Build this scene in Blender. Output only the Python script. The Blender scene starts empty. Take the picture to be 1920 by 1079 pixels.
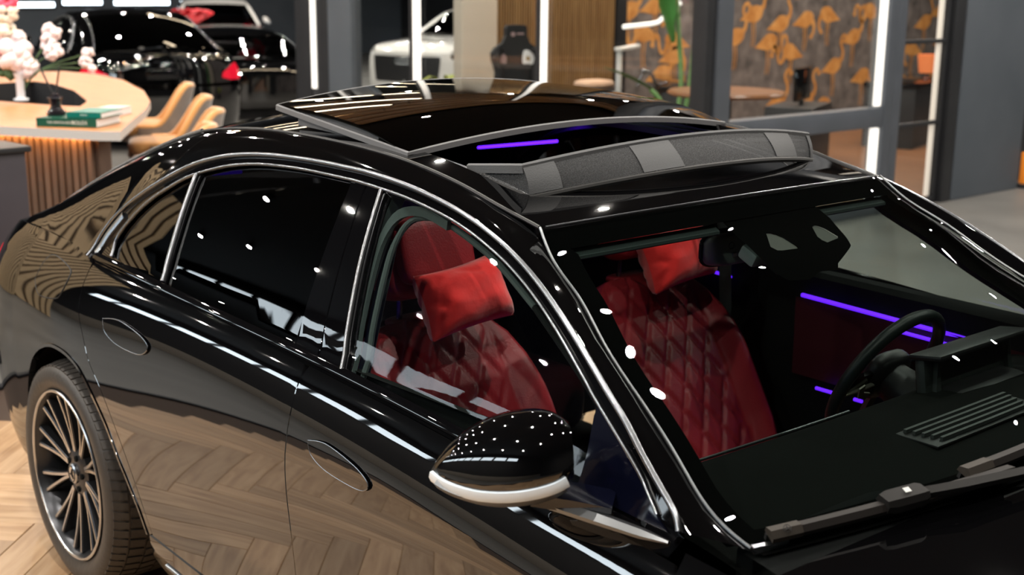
import bpy, bmesh, math, random
import numpy as np
from mathutils import Vector, Matrix
from mathutils.geometry import delaunay_2d_cdt

random.seed(7)
SC = bpy.context.scene
COL = SC.collection
PI = math.pi

# ------------------------------------------------------------------ camera
def look(yaw, pitch, roll):
    f = np.array([-math.sin(yaw)*math.cos(pitch), math.cos(yaw)*math.cos(pitch), -math.sin(pitch)])
    r = np.cross(f, [0, 0, 1]); r /= np.linalg.norm(r); u = np.cross(r, f)
    c, s = math.cos(roll), math.sin(roll)
    return c*r+s*u, -s*r+c*u, f
cd = bpy.data.cameras.new('camera'); cam = bpy.data.objects.new('camera', cd); COL.objects.link(cam)
_r, _u, _f = look(.8679, .2368, .0091)
cam.matrix_world = Matrix(((_r[0], _u[0], -_f[0], 3.7357), (_r[1], _u[1], -_f[1], -2.31), (_r[2], _u[2], -_f[2], 1.8754), (0, 0, 0, 1)))
cd.sensor_width = 36; cd.lens = 2372.5/1920*36; cd.clip_start = .05
cd.dof.use_dof = True; cd.dof.focus_distance = 2.75; cd.dof.aperture_fstop = 4.0
SC.camera = cam

# ------------------------------------------------------------------ world, exposure
w = bpy.data.worlds.new('world'); SC.world = w; w.use_nodes = True
w.node_tree.nodes['Background'].inputs[0].default_value = (.75, .85, 1, 1)
w.node_tree.nodes['Background'].inputs[1].default_value = .25
SC.view_settings.view_transform = 'Standard'; SC.view_settings.look = 'None'
SC.view_settings.gamma = 1; SC.view_settings.use_curve_mapping = False
SC.view_settings.exposure = 0.25
cy = SC.cycles
cy.use_denoising = True; cy.caustics_reflective = False; cy.caustics_refractive = False
cy.max_bounces = 10; cy.diffuse_bounces = 3; cy.glossy_bounces = 4; cy.transparent_max_bounces = 16
cy.sample_clamp_indirect = 3.0; cy.blur_glossy = .3

# ------------------------------------------------------------------ materials
MATS = {}
def mat(name, col, rough=.5, metal=0, ior=1.45, coat=0, emit=0, ecol=None, noise=None, bump=None, sheen=0, spec=.5):
    """noise=(scale, second colour, stretch xyz): mottling;  bump=(scale, strength, stretch)"""
    m = bpy.data.materials.new(name); m.use_nodes = True; nt = m.node_tree; b = nt.nodes['Principled BSDF']
    b.inputs['Base Color'].default_value = (*col, 1); b.inputs['Roughness'].default_value = rough
    b.inputs['Metallic'].default_value = metal; b.inputs['IOR'].default_value = ior
    b.inputs['Coat Weight'].default_value = coat; b.inputs['Coat Roughness'].default_value = .02
    b.inputs['Sheen Weight'].default_value = sheen; b.inputs['Specular IOR Level'].default_value = spec
    if emit:
        b.inputs['Emission Color'].default_value = (*(ecol or col), 1); b.inputs['Emission Strength'].default_value = emit
    def coord(st):
        tc = nt.nodes.new('ShaderNodeTexCoord'); mp = nt.nodes.new('ShaderNodeMapping')
        mp.inputs['Scale'].default_value = st; nt.links.new(tc.outputs['Object'], mp.inputs[0]); return mp.outputs[0]
    if noise:
        n = nt.nodes.new('ShaderNodeTexNoise'); n.inputs['Scale'].default_value = noise[0]; n.inputs['Detail'].default_value = 6
        nt.links.new(coord(noise[2] if len(noise) > 2 else (1, 1, 1)), n.inputs['Vector'])
        r = nt.nodes.new('ShaderNodeValToRGB'); r.color_ramp.elements[0].position = .3; r.color_ramp.elements[1].position = .72
        r.color_ramp.elements[0].color = (*col, 1); r.color_ramp.elements[1].color = (*noise[1], 1)
        nt.links.new(n.outputs[0], r.inputs[0]); nt.links.new(r.outputs[0], b.inputs['Base Color'])
    if bump:
        n = nt.nodes.new('ShaderNodeTexNoise'); n.inputs['Scale'].default_value = bump[0]; n.inputs['Detail'].default_value = 4
        nt.links.new(coord(bump[2] if len(bump) > 2 else (1, 1, 1)), n.inputs['Vector'])
        p = nt.nodes.new('ShaderNodeBump'); p.inputs['Strength'].default_value = bump[1]; p.inputs['Distance'].default_value = .01
        nt.links.new(n.outputs[0], p.inputs['Height']); nt.links.new(p.outputs[0], b.inputs['Normal'])
    MATS[name] = m; return m
def glass(name, tint=(1, 1, 1), ior=1.5, add=0.0, rough=0.0):
    """thin pane: clear transmission tinted, mirror reflection by Fresnel"""
    m = bpy.data.materials.new(name); m.use_nodes = True; nt = m.node_tree; nt.nodes.clear()
    o = nt.nodes.new('ShaderNodeOutputMaterial'); t = nt.nodes.new('ShaderNodeBsdfTransparent'); g = nt.nodes.new('ShaderNodeBsdfGlossy')
    # Schlick reflectance, the same from either face of the pane
    lw = nt.nodes.new('ShaderNodeLayerWeight'); lw.inputs[0].default_value = .5; x = nt.nodes.new('ShaderNodeMixShader')
    pw_ = nt.nodes.new('ShaderNodeMath'); pw_.operation = 'POWER'; pw_.inputs[1].default_value = 5
    ma = nt.nodes.new('ShaderNodeMath'); ma.operation = 'MULTIPLY_ADD'; f0 = ((ior-1)/(ior+1))**2; ma.inputs[1].default_value = 1-f0; ma.inputs[2].default_value = f0
    nt.links.new(lw.outputs['Facing'], pw_.inputs[0]); nt.links.new(pw_.outputs[0], ma.inputs[0]); f = ma
    t.inputs[0].default_value = (*tint, 1); g.inputs['Roughness'].default_value = rough
    nt.links.new(f.outputs[0], x.inputs[0]); nt.links.new(t.outputs[0], x.inputs[1]); nt.links.new(g.outputs[0], x.inputs[2]); nt.links.new(x.outputs[0], o.inputs[0])
    MATS[name] = m; return m
M_PAINT = mat('black_paint', (.0015, .0015, .0018), .025, ior=2.0)
M_PIANO = mat('gloss_black_trim', (.002, .002, .0025), .02, ior=1.55)
M_WIPER = mat('wiper_black', (.009, .0085, .008), .6, spec=.2)
M_CHROME = mat('satin_chrome', (.26, .275, .295), .27, 1)
M_ALU = mat('satin_aluminium', (.22, .23, .24), .34, 1)
M_RUBBER = mat('black_rubber', (.012, .012, .012), .55)
M_TIRE = mat('tyre_rubber', (.045, .04, .036), .48, bump=(60, .15))
M_PLAST = mat('matt_black_plastic', (.012, .012, .013), .42)
M_DARK = mat('dark_interior', (.006, .007, .007), .9, spec=.1)
M_GREENGREY = mat('grey_trim_cloth', (.045, .060, .058), .85, bump=(400, .1))
M_GLASS = glass('clear_car_glass', (.84, .91, .89), 1.45)
M_WSCR = glass('windscreen_glass', (.50, .56, .54), 1.45)
M_TINT = glass('privacy_glass', (.012, .013, .015), 1.75)
M_PANEL = glass('roof_glass', (.004, .004, .004), 2.1)
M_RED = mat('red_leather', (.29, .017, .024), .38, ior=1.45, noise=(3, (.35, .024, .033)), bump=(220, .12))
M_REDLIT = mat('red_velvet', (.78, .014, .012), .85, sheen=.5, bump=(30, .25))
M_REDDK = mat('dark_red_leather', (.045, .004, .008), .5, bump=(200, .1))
M_LED = mat('purple_ambient_light', (.2, .03, 1), .5, emit=2.6, ecol=(.105, .012, 1))
M_LAMP = mat('red_lamp_lens', (.35, .004, .012), .08, ior=1.6, emit=.5, ecol=(.9, .01, .04))
M_MIRLAMP = mat('clear_lamp_strip', (.78, .88, .97), .12, ior=1.6, coat=1)
M_GREYRUB = mat('grey_edge_seal', (.16, .16, .165), .5)
M_NET = mat('grey_net', (.05, .052, .055), .8)
M_HEM = mat('grey_webbing', (.105, .108, .112), .75, bump=(300, .15))
M_RIMDK = mat('grey_rim', (.06, .062, .068), .28, .8)
M_RIMCUT = mat('machined_rim_face', (.5, .51, .53), .22, 1)
M_SCREEN = mat('black_screen', (.003, .003, .004), .05, ior=1.5)

# ------------------------------------------------------------------ geometry helpers
def add(o, parent=None):
    COL.objects.link(o)
    if parent is not None: o.parent = parent
    return o
def thing(name, label, cat, loc=(0, 0, 0), rz=0, group=None):
    o = bpy.data.objects.new(name, None); o.empty_display_size = .1; COL.objects.link(o)
    o.location = loc; o.rotation_euler = (0, 0, rz); return tag(o, label, cat, group)
def tag(o, label, cat, group=None):
    o['label'] = label; o['category'] = cat
    if group: o['group'] = group
    return o
def group_part(name, parent):
    o = bpy.data.objects.new(name, None); o.empty_display_size = .1; return add(o, parent)
def obj(name, VF, m, parent=None, ang=35, N=None, flat=False, label=None):
    V, F = VF
    me = bpy.data.meshes.new(name); me.from_pydata([tuple(float(c) for c in v) for v in V], [], [tuple(f) for f in F])
    if m is not None: me.materials.append(m)
    if not flat:
        me.shade_smooth()
        if N is not None: me.normals_split_custom_set_from_vertices([tuple(float(c) for c in n) for n in N])
        elif ang: me.set_sharp_from_angle(angle=math.radians(ang))
    o = bpy.data.objects.new(name, me); add(o, parent)
    if label: o['label'] = label
    return o
def struct(o): o['kind'] = 'structure'; return o
def J(*parts):
    V, F = [], []
    for v, f in parts:
        n = len(V); V += [tuple(p) for p in v]; F += [tuple(i+n for i in q) for q in f]
    return V, F
def mir(VF): return [(x, -y, z) for x, y, z in VF[0]], [tuple(reversed(f)) for f in VF[1]]
def xf(VF, Mx): return [tuple(Mx @ Vector(v)) for v in VF[0]], VF[1]
def T(x, y, z): return Matrix.Translation((x, y, z))
def R(a, ax='Z'): return Matrix.Rotation(a, 4, ax)
def box(c, s, r=0, seg=2):
    bm = bmesh.new(); bmesh.ops.create_cube(bm, size=1)
    for v in bm.verts: v.co = Vector((v.co.x*s[0]+c[0], v.co.y*s[1]+c[1], v.co.z*s[2]+c[2]))
    if r: bmesh.ops.bevel(bm, geom=bm.edges[:], offset=r, segments=seg, profile=.5, affect='EDGES', clamp_overlap=True)
    bm.verts.index_update(); out = [tuple(v.co) for v in bm.verts], [tuple(v.index for v in f.verts) for f in bm.faces]; bm.free(); return out
def loft(rows, cu=False, cv=False, cap=False):
    """rows of equal length; cu closes along a row, cv closes the rows"""
    n = len(rows[0]); V = [tuple(p) for r in rows for p in r]; F = []
    for i in range(len(rows)-(0 if cv else 1)):
        for j in range(n-(0 if cu else 1)):
            a, b = i*n+j, i*n+(j+1) % n; k = (i+1) % len(rows); c, d = k*n+(j+1) % n, k*n+j
            F.append((a, b, c, d))
    if cap: F += [tuple(range(n))[::-1], tuple(range((len(rows)-1)*n, len(rows)*n))]
    return V, F
def frames(P, up=None, closed=False):
    P = [Vector(p) for p in P]; n = len(P); out = []
    for i in range(n):
        a = P[(i-1) % n] if closed or i else P[0]; b = P[(i+1) % n] if closed or i < n-1 else P[-1]
        t = (b-a).normalized()
        if up is None: u0 = Vector((0, 0, 1)) if abs(t.z) < .95 else Vector((1, 0, 0))
        elif callable(up): u0 = Vector(up(P[i]))
        else: u0 = Vector(up[i]) if not isinstance(up[0], (int, float)) else Vector(up)
        s = t.cross(u0).normalized(); out.append((P[i], t, s, s.cross(t).normalized()))
    return out
def sweep(P, prof, up=None, closed=False, cap=True, scale=None):
    """prof: closed list of (side, up) offsets"""
    rows = []
    for i, (p, t, s, u) in enumerate(frames(P, up, closed)):
        k = scale[i] if scale else 1
        rows.append([p+s*(a*k)+u*(b*k) for a, b in prof])
    return loft(rows, cu=True, cv=closed, cap=cap and not closed)
def tube(P, r, n=10, closed=False, up=None, scale=None):
    return sweep(P, [(r*math.cos(2*PI*k/n), r*math.sin(2*PI*k/n)) for k in range(n)], up, closed, True, scale)
def lathe(prof, n=32, cap=False):
    """prof: (radius, height) turned about Z"""
    rows = [[(r*math.cos(2*PI*k/n), r*math.sin(2*PI*k/n), h) for k in range(n)] for r, h in prof]
    return loft(rows, cu=True, cap=cap)
def prism(poly, d0, d1, fn=None):
    """2D polygon pushed from depth d0 to d1; fn(x, y, d) -> 3D"""
    fn = fn or (lambda x, y, d: (x, y, d)); n = len(poly)
    V = [fn(x, y, d0) for x, y in poly]+[fn(x, y, d1) for x, y in poly]
    return V, [tuple(range(n))[::-1], tuple(range(n, 2*n))]+[(i, (i+1) % n, n+(i+1) % n, n+i) for i in range(n)]
def resample(P, sp=None, n=None, closed=False):
    P = [np.array(p, float) for p in P]
    if closed: P = P+[P[0]]
    L = [0]
    for a, b in zip(P, P[1:]): L.append(L[-1]+np.linalg.norm(b-a))
    n = n or max(2, int(round(L[-1]/sp))+1); out = []
    A = np.array(P)
    for t in np.linspace(0, L[-1], n): out.append(np.array([np.interp(t, L, A[:, k]) for k in range(A.shape[1])]))
    return out[:-1] if closed else out
def smooth(P, n, closed=False):
    """Catmull-Rom through the points, n samples per span"""
    P = [np.array(p, float) for p in P]; m = len(P); out = []
    for i in range(m if closed else m-1):
        g = lambda k: P[k % m] if closed else P[min(max(k, 0), m-1)]
        a, b, c, d = g(i-1), g(i), g(i+1), g(i+2)
        for k in range(n):
            t = k/n; out.append(.5*((2*b)+(-a+c)*t+(2*a-5*b+4*c-d)*t*t+(-a+3*b-3*c+d)*t**3))
    if not closed: out.append(P[-1])
    return out
def inside(p, poly):
    x, y = p; c = False; n = len(poly); j = n-1
    for i in range(n):
        xi, yi = poly[i]; xj, yj = poly[j]
        if (yi > y) != (yj > y) and x < (xj-xi)*(y-yi)/(yj-yi)+xi: c = not c
        j = i
    return c
def panel(poly, Fn, sp=.035, flange=.012, off=0.0, holes=(), flip=False, bsp=None):
    """skin of the surface Fn(u, v) inside the 2D polygon, with its edges turned in; returns (V, F), normals"""
    loops = [[tuple(p) for p in resample(l, bsp or sp, closed=True)] for l in (poly, *holes)]
    pts, edges = [], []
    for l in loops:
        b = len(pts); pts += l; edges += [(b+i, b+(i+1) % len(l)) for i in range(len(l))]
    nb = len(pts); A = np.array(pts); lo, hi = A.min(0), A.max(0)
    for gx in np.arange(lo[0]+sp/2, hi[0], sp):
        for gy in np.arange(lo[1]+sp/2, hi[1], sp):
            if inside((gx, gy), loops[0]) and not any(inside((gx, gy), h) for h in loops[1:]):
                if ((A-(gx, gy))**2).sum(1).min() > (sp*.45)**2: pts.append((gx, gy))
    r = delaunay_2d_cdt([Vector((float(p[0]), float(p[1]))) for p in pts], edges, [], 0, 1e-6, True)
    v2, F, ov = r[0], r[2], r[3]
    F = [f for f in F if inside(sum((v2[i] for i in f), Vector((0, 0)))/len(f), loops[0]) and not any(inside(sum((v2[i] for i in f), Vector((0, 0)))/len(f), h) for h in loops[1:])]
    V, N = [], []; e = 1e-3; sg = -1 if flip else 1
    for p in v2:
        P = Fn(p.x, p.y); n = np.cross(Fn(p.x+e, p.y)-Fn(p.x-e, p.y), Fn(p.x, p.y+e)-Fn(p.x, p.y-e)); n = sg*n/np.linalg.norm(n)
        V.append(P+n*off); N.append(n)
    if flip: F = [tuple(reversed(f)) for f in F]
    F = [tuple(f) for f in F]
    if flange:
        ec = {}
        for f in F:
            for i in range(len(f)): ec[(f[i], f[(i+1) % len(f)])] = 1
        bd = [(a, b) for a, b in ec if (b, a) not in ec]; mp = {}
        def lw(i):
            if i not in mp:
                mp[i] = len(V); V.append(V[i]-N[i]*flange); N.append(N[i])
            return mp[i]
        F += [(b, a, lw(a), lw(b)) for a, b in bd]
    return (V, F), N
def mobj(name, pn, m, parent, both=True, **k):
    """a panel part, and its mirror image on the other side of the car"""
    (V, F), N = pn
    o = [obj(name, (V, F), m, parent, N=N, **k)]
    if both: o.append(obj(name, mir((V, F)), m, parent if not isinstance(both, bpy.types.Object) else both, N=[(n[0], -n[1], n[2]) for n in N], **k))
    return o
def both(name, VF, m, parent, parent2=None, **k):
    return obj(name, VF, m, parent, **k), obj(name, mir(VF), m, parent2 or parent, **k)
def text(name, s, size, m, parent, Mx, ext=.0004, align='CENTER', bold=False):
    c = bpy.data.curves.new(name, 'FONT'); c.body = s; c.size = size; c.extrude = ext; c.align_x = align; c.align_y = 'CENTER'
    if bold: c.offset = size*.02
    t = bpy.data.objects.new(name, c); COL.objects.link(t); bpy.context.view_layer.update()
    me = bpy.data.meshes.new_from_object(t.evaluated_get(bpy.context.evaluated_depsgraph_get())); bpy.data.objects.remove(t)
    me.name = name; me.materials.clear(); me.materials.append(m); me.transform(Mx)
    return add(bpy.data.objects.new(name, me), parent)
def copy_tree(o, parent=None):
    c = o.copy(); COL.objects.link(c); c.parent = parent
    for ch in list(o.children): copy_tree(ch, c)
    return c
class Spl:
    "natural cubic spline through (x, y) points, straight beyond its ends"
    def __init__(s,pts):
        pts=sorted(pts);x=np.array([p[0] for p in pts],float);y=np.array([p[1] for p in pts],float);n=len(x)
        h=np.diff(x);A=np.zeros((n,n));b=np.zeros(n);A[0,0]=A[-1,-1]=1
        for i in range(1,n-1):
            A[i,i-1]=h[i-1];A[i,i]=2*(h[i-1]+h[i]);A[i,i+1]=h[i]
            b[i]=6*((y[i+1]-y[i])/h[i]-(y[i]-y[i-1])/h[i-1])
        s.x,s.y,s.h,s.m=x,y,h,np.linalg.solve(A,b)
    def __call__(s,t):
        x,y,h,m=s.x,s.y,s.h,s.m
        if t<=x[0]: return y[0]+(t-x[0])*((y[1]-y[0])/h[0]-h[0]*m[1]/6)
        if t>=x[-1]: return y[-1]+(t-x[-1])*((y[-1]-y[-2])/h[-1]+h[-1]*m[-2]/6)
        i=int(np.searchsorted(x,t))-1;a=x[i+1]-t;c=t-x[i];H=h[i]
        return (m[i]*a**3+m[i+1]*c**3)/(6*H)+(y[i]/H-m[i]*H/6)*a+(y[i+1]/H-m[i+1]*H/6)*c
ZB=Spl([(-1.2,1.045),(-.5,1.058),(.15,1.066),(.52,1.061),(1.25,1.049),(1.8,1.024),(2.43,.975),(3.0,.935),(3.9,.86)])
PF=Spl([(-.90,.885),(-.80,.922),(-.72,.941),(-.60,.953),(-.45,.957),(-.33,.954),(-.25,.949),(-.18,.9415),(-.14,.935),(-.11,.9275),(-.08,.917),(-.05,.902),(-.025,.886),(0,.866),(.05,.842),(.10,.818),(.2,.765),(.3,.705),(.4,.638),(.5,.56)])
def sst(a,b,t):
    t=min(1,max(0,(t-a)/(b-a)));return t*t*(3-2*t)
def YS(x,z):
    "half width of the car body at station x and height z"
    d=z-ZB(x);k=sst(-.22,.12,d)
    pl=((.004+.016*k) if x<1.3 else (.006+.008*k))*(x-1.3)**2
    return PF(d)-pl+.022*np.exp(-((x+.02)/.48)**2-((z-.74)/.22)**2)
TA=Spl([(.15,.5),(.25,.58),(.4,.66),(.6,.70),(.8,.68),(.95,.665),(1.03,.64),(1.1,.58)])
def SIDE(s,z):
    "right body side and tail, s runs forward along the side (s = x ahead of -0.45)"
    if s>=-.45: return np.array([s,-YS(s,z),z])
    f=min(1,(-.45-s)/1.3)*np.pi/2;n=2/2.7
    return np.array([-.45-TA(z)*np.sin(f)**n,-YS(-.45,z)*max(0,np.cos(f))**n,z])
def SIDEF(s,z):
    "SIDE with the nose corner ahead of s = 3.45"
    if s<=3.45: return SIDE(s,z)
    f=min(1,(s-3.45)/1.2)*np.pi/2;n=2/2.6
    return np.array([3.45+(.52-.25*max(0,.35-z))*np.sin(f)**n,-YS(3.45,z)*max(0,np.cos(f))**n,z])
ZR=Spl([(-.1,1.33),(.1,1.39),(.28,1.437),(.4,1.455),(.6,1.475),(.8,1.483),(1.0,1.483),(1.24,1.474),(1.35,1.465),(1.46,1.45),(1.55,1.434),(1.65,1.411),(1.72,1.396),(1.81,1.377),(1.9,1.352)])
def ROOF(x,y):
    return np.array([x,y,ZR(x)+.043*(1-(y/.6)**2)])
OUT=[(2.434,.992),(2.424,1.007),(2.406,1.023),(2.367,1.048),(2.312,1.083),(2.253,1.123),(2.201,1.153),(2.111,1.206),(2.014,1.259),(1.916,1.306),(1.818,1.344),(1.722,1.372),(1.625,1.394),(1.528,1.41),(1.41,1.424),(1.257,1.434),(1.137,1.436),(1.041,1.436),(.942,1.434),(.84,1.43),(.735,1.423),(.629,1.411),(.527,1.393),(.425,1.366),(.329,1.328),(.186,1.255),(.079,1.181),(.03,1.113),(.015,1.05)]
INN=[(.157,1.075),(.146,1.12),(.18,1.178),(.251,1.241),(.341,1.293),(.424,1.331),(.555,1.368),(.655,1.388),(.759,1.401),(.863,1.408),(.965,1.412),(1.065,1.413),(1.198,1.4125),(1.25,1.411),(1.327,1.407),(1.43,1.40),(1.549,1.386),(1.644,1.37),(1.742,1.346),(1.838,1.316),(1.937,1.275),(2.036,1.224),(2.134,1.166),(2.172,1.142),(2.307,1.063),(2.346,1.034),(2.382,1.004),(2.406,.983)]
LIN=[(2.559,-.788,.983),(2.507,-.783,.993),(2.434,-.771,1.018),(2.358,-.75,1.061),(2.233,-.717,1.13),(2.083,-.678,1.209),(1.982,-.648,1.272),(1.877,-.623,1.325),(1.827,-.611,1.352),(1.783,-.603,1.372),(1.724,-.598,1.39),(1.649,-.597,1.408),(1.544,-.597,1.436),(1.464,-.597,1.449),(1.349,-.597,1.466),(1.241,-.597,1.475),(1.0,-.597,1.484),(.8,-.597,1.484),(.6,-.595,1.476),(.4,-.59,1.456),(.28,-.587,1.438),(.1,-.592,1.392),(-.1,-.605,1.328),(-.3,-.63,1.253),(-.5,-.66,1.165),(-.64,-.69,1.095)]
def edge(t):
    "right edge of the windscreen, t 0 at the roof, 1 at the cowl"
    return EDG[0](t),EDG[1](t),EDG[2](t)
_e=[(1.81,.60,1.379)]+[(p[0],-p[1],p[2]) for p in LIN[8::-1] if p[0]>1.85]
_l=[0.]
for a,b in zip(_e,_e[1:]): _l.append(_l[-1]+float(np.linalg.norm(np.array(b)-a)))
EDG=[Spl([(l/_l[-1],p[k]) for l,p in zip(_l,_e)]) for k in range(3)]
def WS(v,t):
    "windscreen, v -1..1 from right to left"
    x,y,z=edge(t);b=1-v*v
    return np.array([x+(.08+.10*t)*b,v*y,z+(.025+.03*t)*b])
# ================================================================== the black saloon car (x forward from the rear axle, y to its left)
CAR = thing('saloon_car', 'glossy black saloon car with red quilted seats and open sunroof', 'car')
def on_side(pts, off=0.0, fn=None):
    fn = fn or SIDE; out = []
    for s, z in pts:
        e = 1e-3; p = fn(s, z); n = np.cross(fn(s+e, z)-fn(s-e, z), fn(s, z+e)-fn(s, z-e)); out.append(p+n/np.linalg.norm(n)*off)
    return out
def side_n(s, z, fn=None):
    fn = fn or SIDE; e = 1e-3; n = np.cross(fn(s+e, z)-fn(s-e, z), fn(s, z+e)-fn(s, z-e)); return n/np.linalg.norm(n)
def trim(name, pts2, w, h, m, parent, n=5, off=.001, fn=None, dbl=True, par2=None):
    """moulding of width w, height h along a line drawn on the body side"""
    q = smooth([np.array(p) for p in pts2], n); P = on_side(q, off, fn); U = [side_n(*p, fn) for p in q]
    prof = [(-w/2, -.004), (-w/2, h*.5), (-w/4, h*.95), (0, h), (w/4, h*.95), (w/2, h*.5), (w/2, -.004)]
    VF = sweep(P, prof, [tuple(u) for u in U])
    VF = (VF[0], [tuple(reversed(f)) for f in VF[1]])
    return both(name, VF, m, parent, par2, ang=60) if dbl else obj(name, VF, m, parent, ang=60)
# --- seams on the body side
SB = [(1.352, 1.047), (1.337, 1.025), (1.333, .993), (1.336, .929), (1.332, .866), (1.331, .809), (1.342, .734), (1.362, .647), (1.378, .545), (1.380, .45), (1.368, .345)]
SR = [(.060, 1.064), (.075, 1.045), (.088, 1.015), (.100, .975), (.120, .923), (.147, .888), (.191, .842), (.231, .789), (.301, .732), (.361, .668), (.425, .585), (.475, .510), (.515, .44), (.545, .38), (.556, .345)]
AR = [(.52, .335), (.495, .398), (.445, .467), (.393, .53), (.335, .612), (.262, .682), (.178, .742), (.099, .768), (.012, .776), (-.075, .768), (-.165, .736), (-.246, .682), (-.31, .60), (-.348, .52), (-.375, .42), (-.39, .33), (-.40, .25)]
SF = [(2.420, 1.0), (2.430, .983), (2.445, .961), (2.466, .93), (2.485, .88), (2.49, .80), (2.482, .65), (2.465, .5), (2.44, .345)]
G = .0022
belt = lambda x: ZB(x)-.022
def bl(x0, x1, n=12): return [(x, belt(x)) for x in np.linspace(x0, x1, n)]
low = lambda x0, x1: [(x, .345) for x in np.linspace(x0, x1, 6)]
sm = lambda P, n=4: [tuple(p) for p in smooth([np.array(q) for q in P], n)]
SBc = [p for p in sm(SB) if p[1] < belt(p[0])-.002]; SRc = [p for p in sm(SR) if p[1] < belt(p[0])-.002]; SFc = [p for p in sm(SF) if p[1] < belt(p[0])-.002]
rear_door = [(x+G, z) for x, z in SRc[::-1]]+bl(SRc[0][0]+G, SBc[0][0]-G)+[(x-G, z) for x, z in SBc]
front_door = [(x+G, z) for x, z in SBc[::-1]]+bl(SBc[0][0]+G, SFc[0][0]-G)+[(x-G, z) for x, z in SFc]
DR = mobj('rear_door', panel(rear_door, SIDE, .03), M_PAINT, CAR)
DF = mobj('front_door', panel(front_door, SIDE, .03), M_PAINT, CAR)
quarter = [(x-G, z) for x, z in SRc]+[(x, z) for x, z in sm(AR)]+[(-.47, .25), (-.62, .3), (-.72, .5), (-.74, .7), (-.76, .86), (-.80, .95), (-.82, 1.03), (-.72, 1.05), (-.5, 1.058), (-.2, 1.063), (.0, 1.066), (SRc[0][0]-G, belt(SRc[0][0]))]
Q = mobj('rear_wing', panel(quarter, SIDE, .025), M_PAINT, CAR)
arch3 = on_side(sm(AR), .0)
both('wheel_arch_lip', sweep(arch3, [(-.006, -.02), (-.006, .003), (.004, .003), (.008, -.006), (.008, -.02)], (0, -1, 0)), M_PAINT, CAR)
both('wheel_arch_liner', loft([[np.array([p[0], p[1]+.012, p[2]]) for p in arch3], [np.array([p[0]*1.03, p[1]+.10, (p[2]-.36)*1.06+.36]) for p in arch3], [np.array([p[0]*1.03, -.62, (p[2]-.36)*1.06+.36]) for p in arch3]]), M_PLAST, CAR)
fender = [(x+G, z) for x, z in SFc[::-1]]+[(x, ZB(x)-.004) for x in np.linspace(SFc[0][0]+G, 3.45, 14)]+[(3.62, .84), (3.66, .7), (3.60, .45)]+[(3.106+.41*math.cos(a), .358+.41*math.sin(a)) for a in np.linspace(-.1, PI+.1, 24)]+[(2.66, .30), (2.5, .27)]
mobj('front_wing', panel(fender, SIDEF, .04), M_PAINT, CAR)
sill = [(.53, .335), (1.4, .335), (2.5, .335), (2.62, .26), (2.4, .205), (1.4, .195), (.6, .205), (.50, .25)]
mobj('side_sill', panel(sill, SIDE, .04), M_PAINT, CAR)
trim('sill_trim', [(.60, .262), (1.4, .255), (2.4, .262)], .014, .006, M_CHROME, CAR)
bumper = [(-.48, .25), (-.64, .30), (-.735, .5), (-.755, .69), (-.9, .70), (-1.3, .71), (-1.75, .71), (-1.75, .22), (-1.2, .22)]
mobj('rear_bumper', panel(bumper, SIDE, .05), M_PAINT, CAR)
nose = [(3.605, .45), (3.665, .7), (3.64, .80), (4.0, .80), (4.65, .80), (4.65, .22), (3.8, .2), (3.58, .25)]
mobj('front_bumper', panel(nose, SIDEF, .06), M_PAINT, CAR)
lampf = [(3.63, .82), (3.66, .74), (3.9, .70), (3.95, .76), (3.8, .80)]
mobj('headlamp', panel(lampf, SIDEF, .03, off=.004), M_SCREEN, CAR)
# tail lamp and boot end
tl = [(-.765, .87), (-.76, .80), (-.80, .765), (-1.1, .77), (-1.25, .80), (-1.22, .86), (-1.0, .935), (-.835, .955)]
mobj('tail_lamp', panel(tl, SIDE, .025, off=.004), M_LAMP, CAR)
boot_end = [(-.77, .745), (-1.1, .745), (-1.75, .745), (-1.75, .985), (-1.3, 1.0), (-.9, 1.02), (-.83, .985), (-1.01, .955), (-1.24, .88), (-1.27, .80), (-1.1, .76), (-.80, .755)]
mobj('boot_end', panel(boot_end, SIDE, .04), M_PAINT, CAR)
obj('rear_number_plate', box((-1.155, 0, .86), (.012, .52, .11), .004), M_SCREEN, CAR)
# boot lid and rear deck: a crowned sheet between the wings
rows = []
for s in np.linspace(-.5, -1.75, 22):
    e = SIDE(max(s, -1.745), 1.0 if s < -.9 else 1.03+.028*min(1, (s+.9)/.4)); row = []
    x = e[0]; zt = 1.072-.03*((-.5-x)/.6)
    for v in np.linspace(0, 1, 9):
        row.append((x-.02*v*(x > -1.0), e[1]*(1-v), e[2]+(zt+.03-e[2])*(1-(1-v)**2.6)))
    rows.append(row)
VF = loft(rows); both('boot_lid', (VF[0], [tuple(reversed(f)) for f in VF[1]]), M_PAINT, CAR)
# pillars and cant rails: a rounded band from the drip moulding to the roof ditch / screen edges
oc = [(x, z) for x, z in OUT]+[(-.12, 1.062), (-.3, 1.063), (-.48, 1.062), (-.62, 1.057)]
def arcl(P):
    L = [0]
    for a, b in zip(P, P[1:]): L.append(L[-1]+float(np.linalg.norm(np.array(b)-np.array(a))))
    return L
O3 = on_side(sm(oc, 3)); L3 = smooth([np.array(p) for p in LIN], 3)
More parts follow.
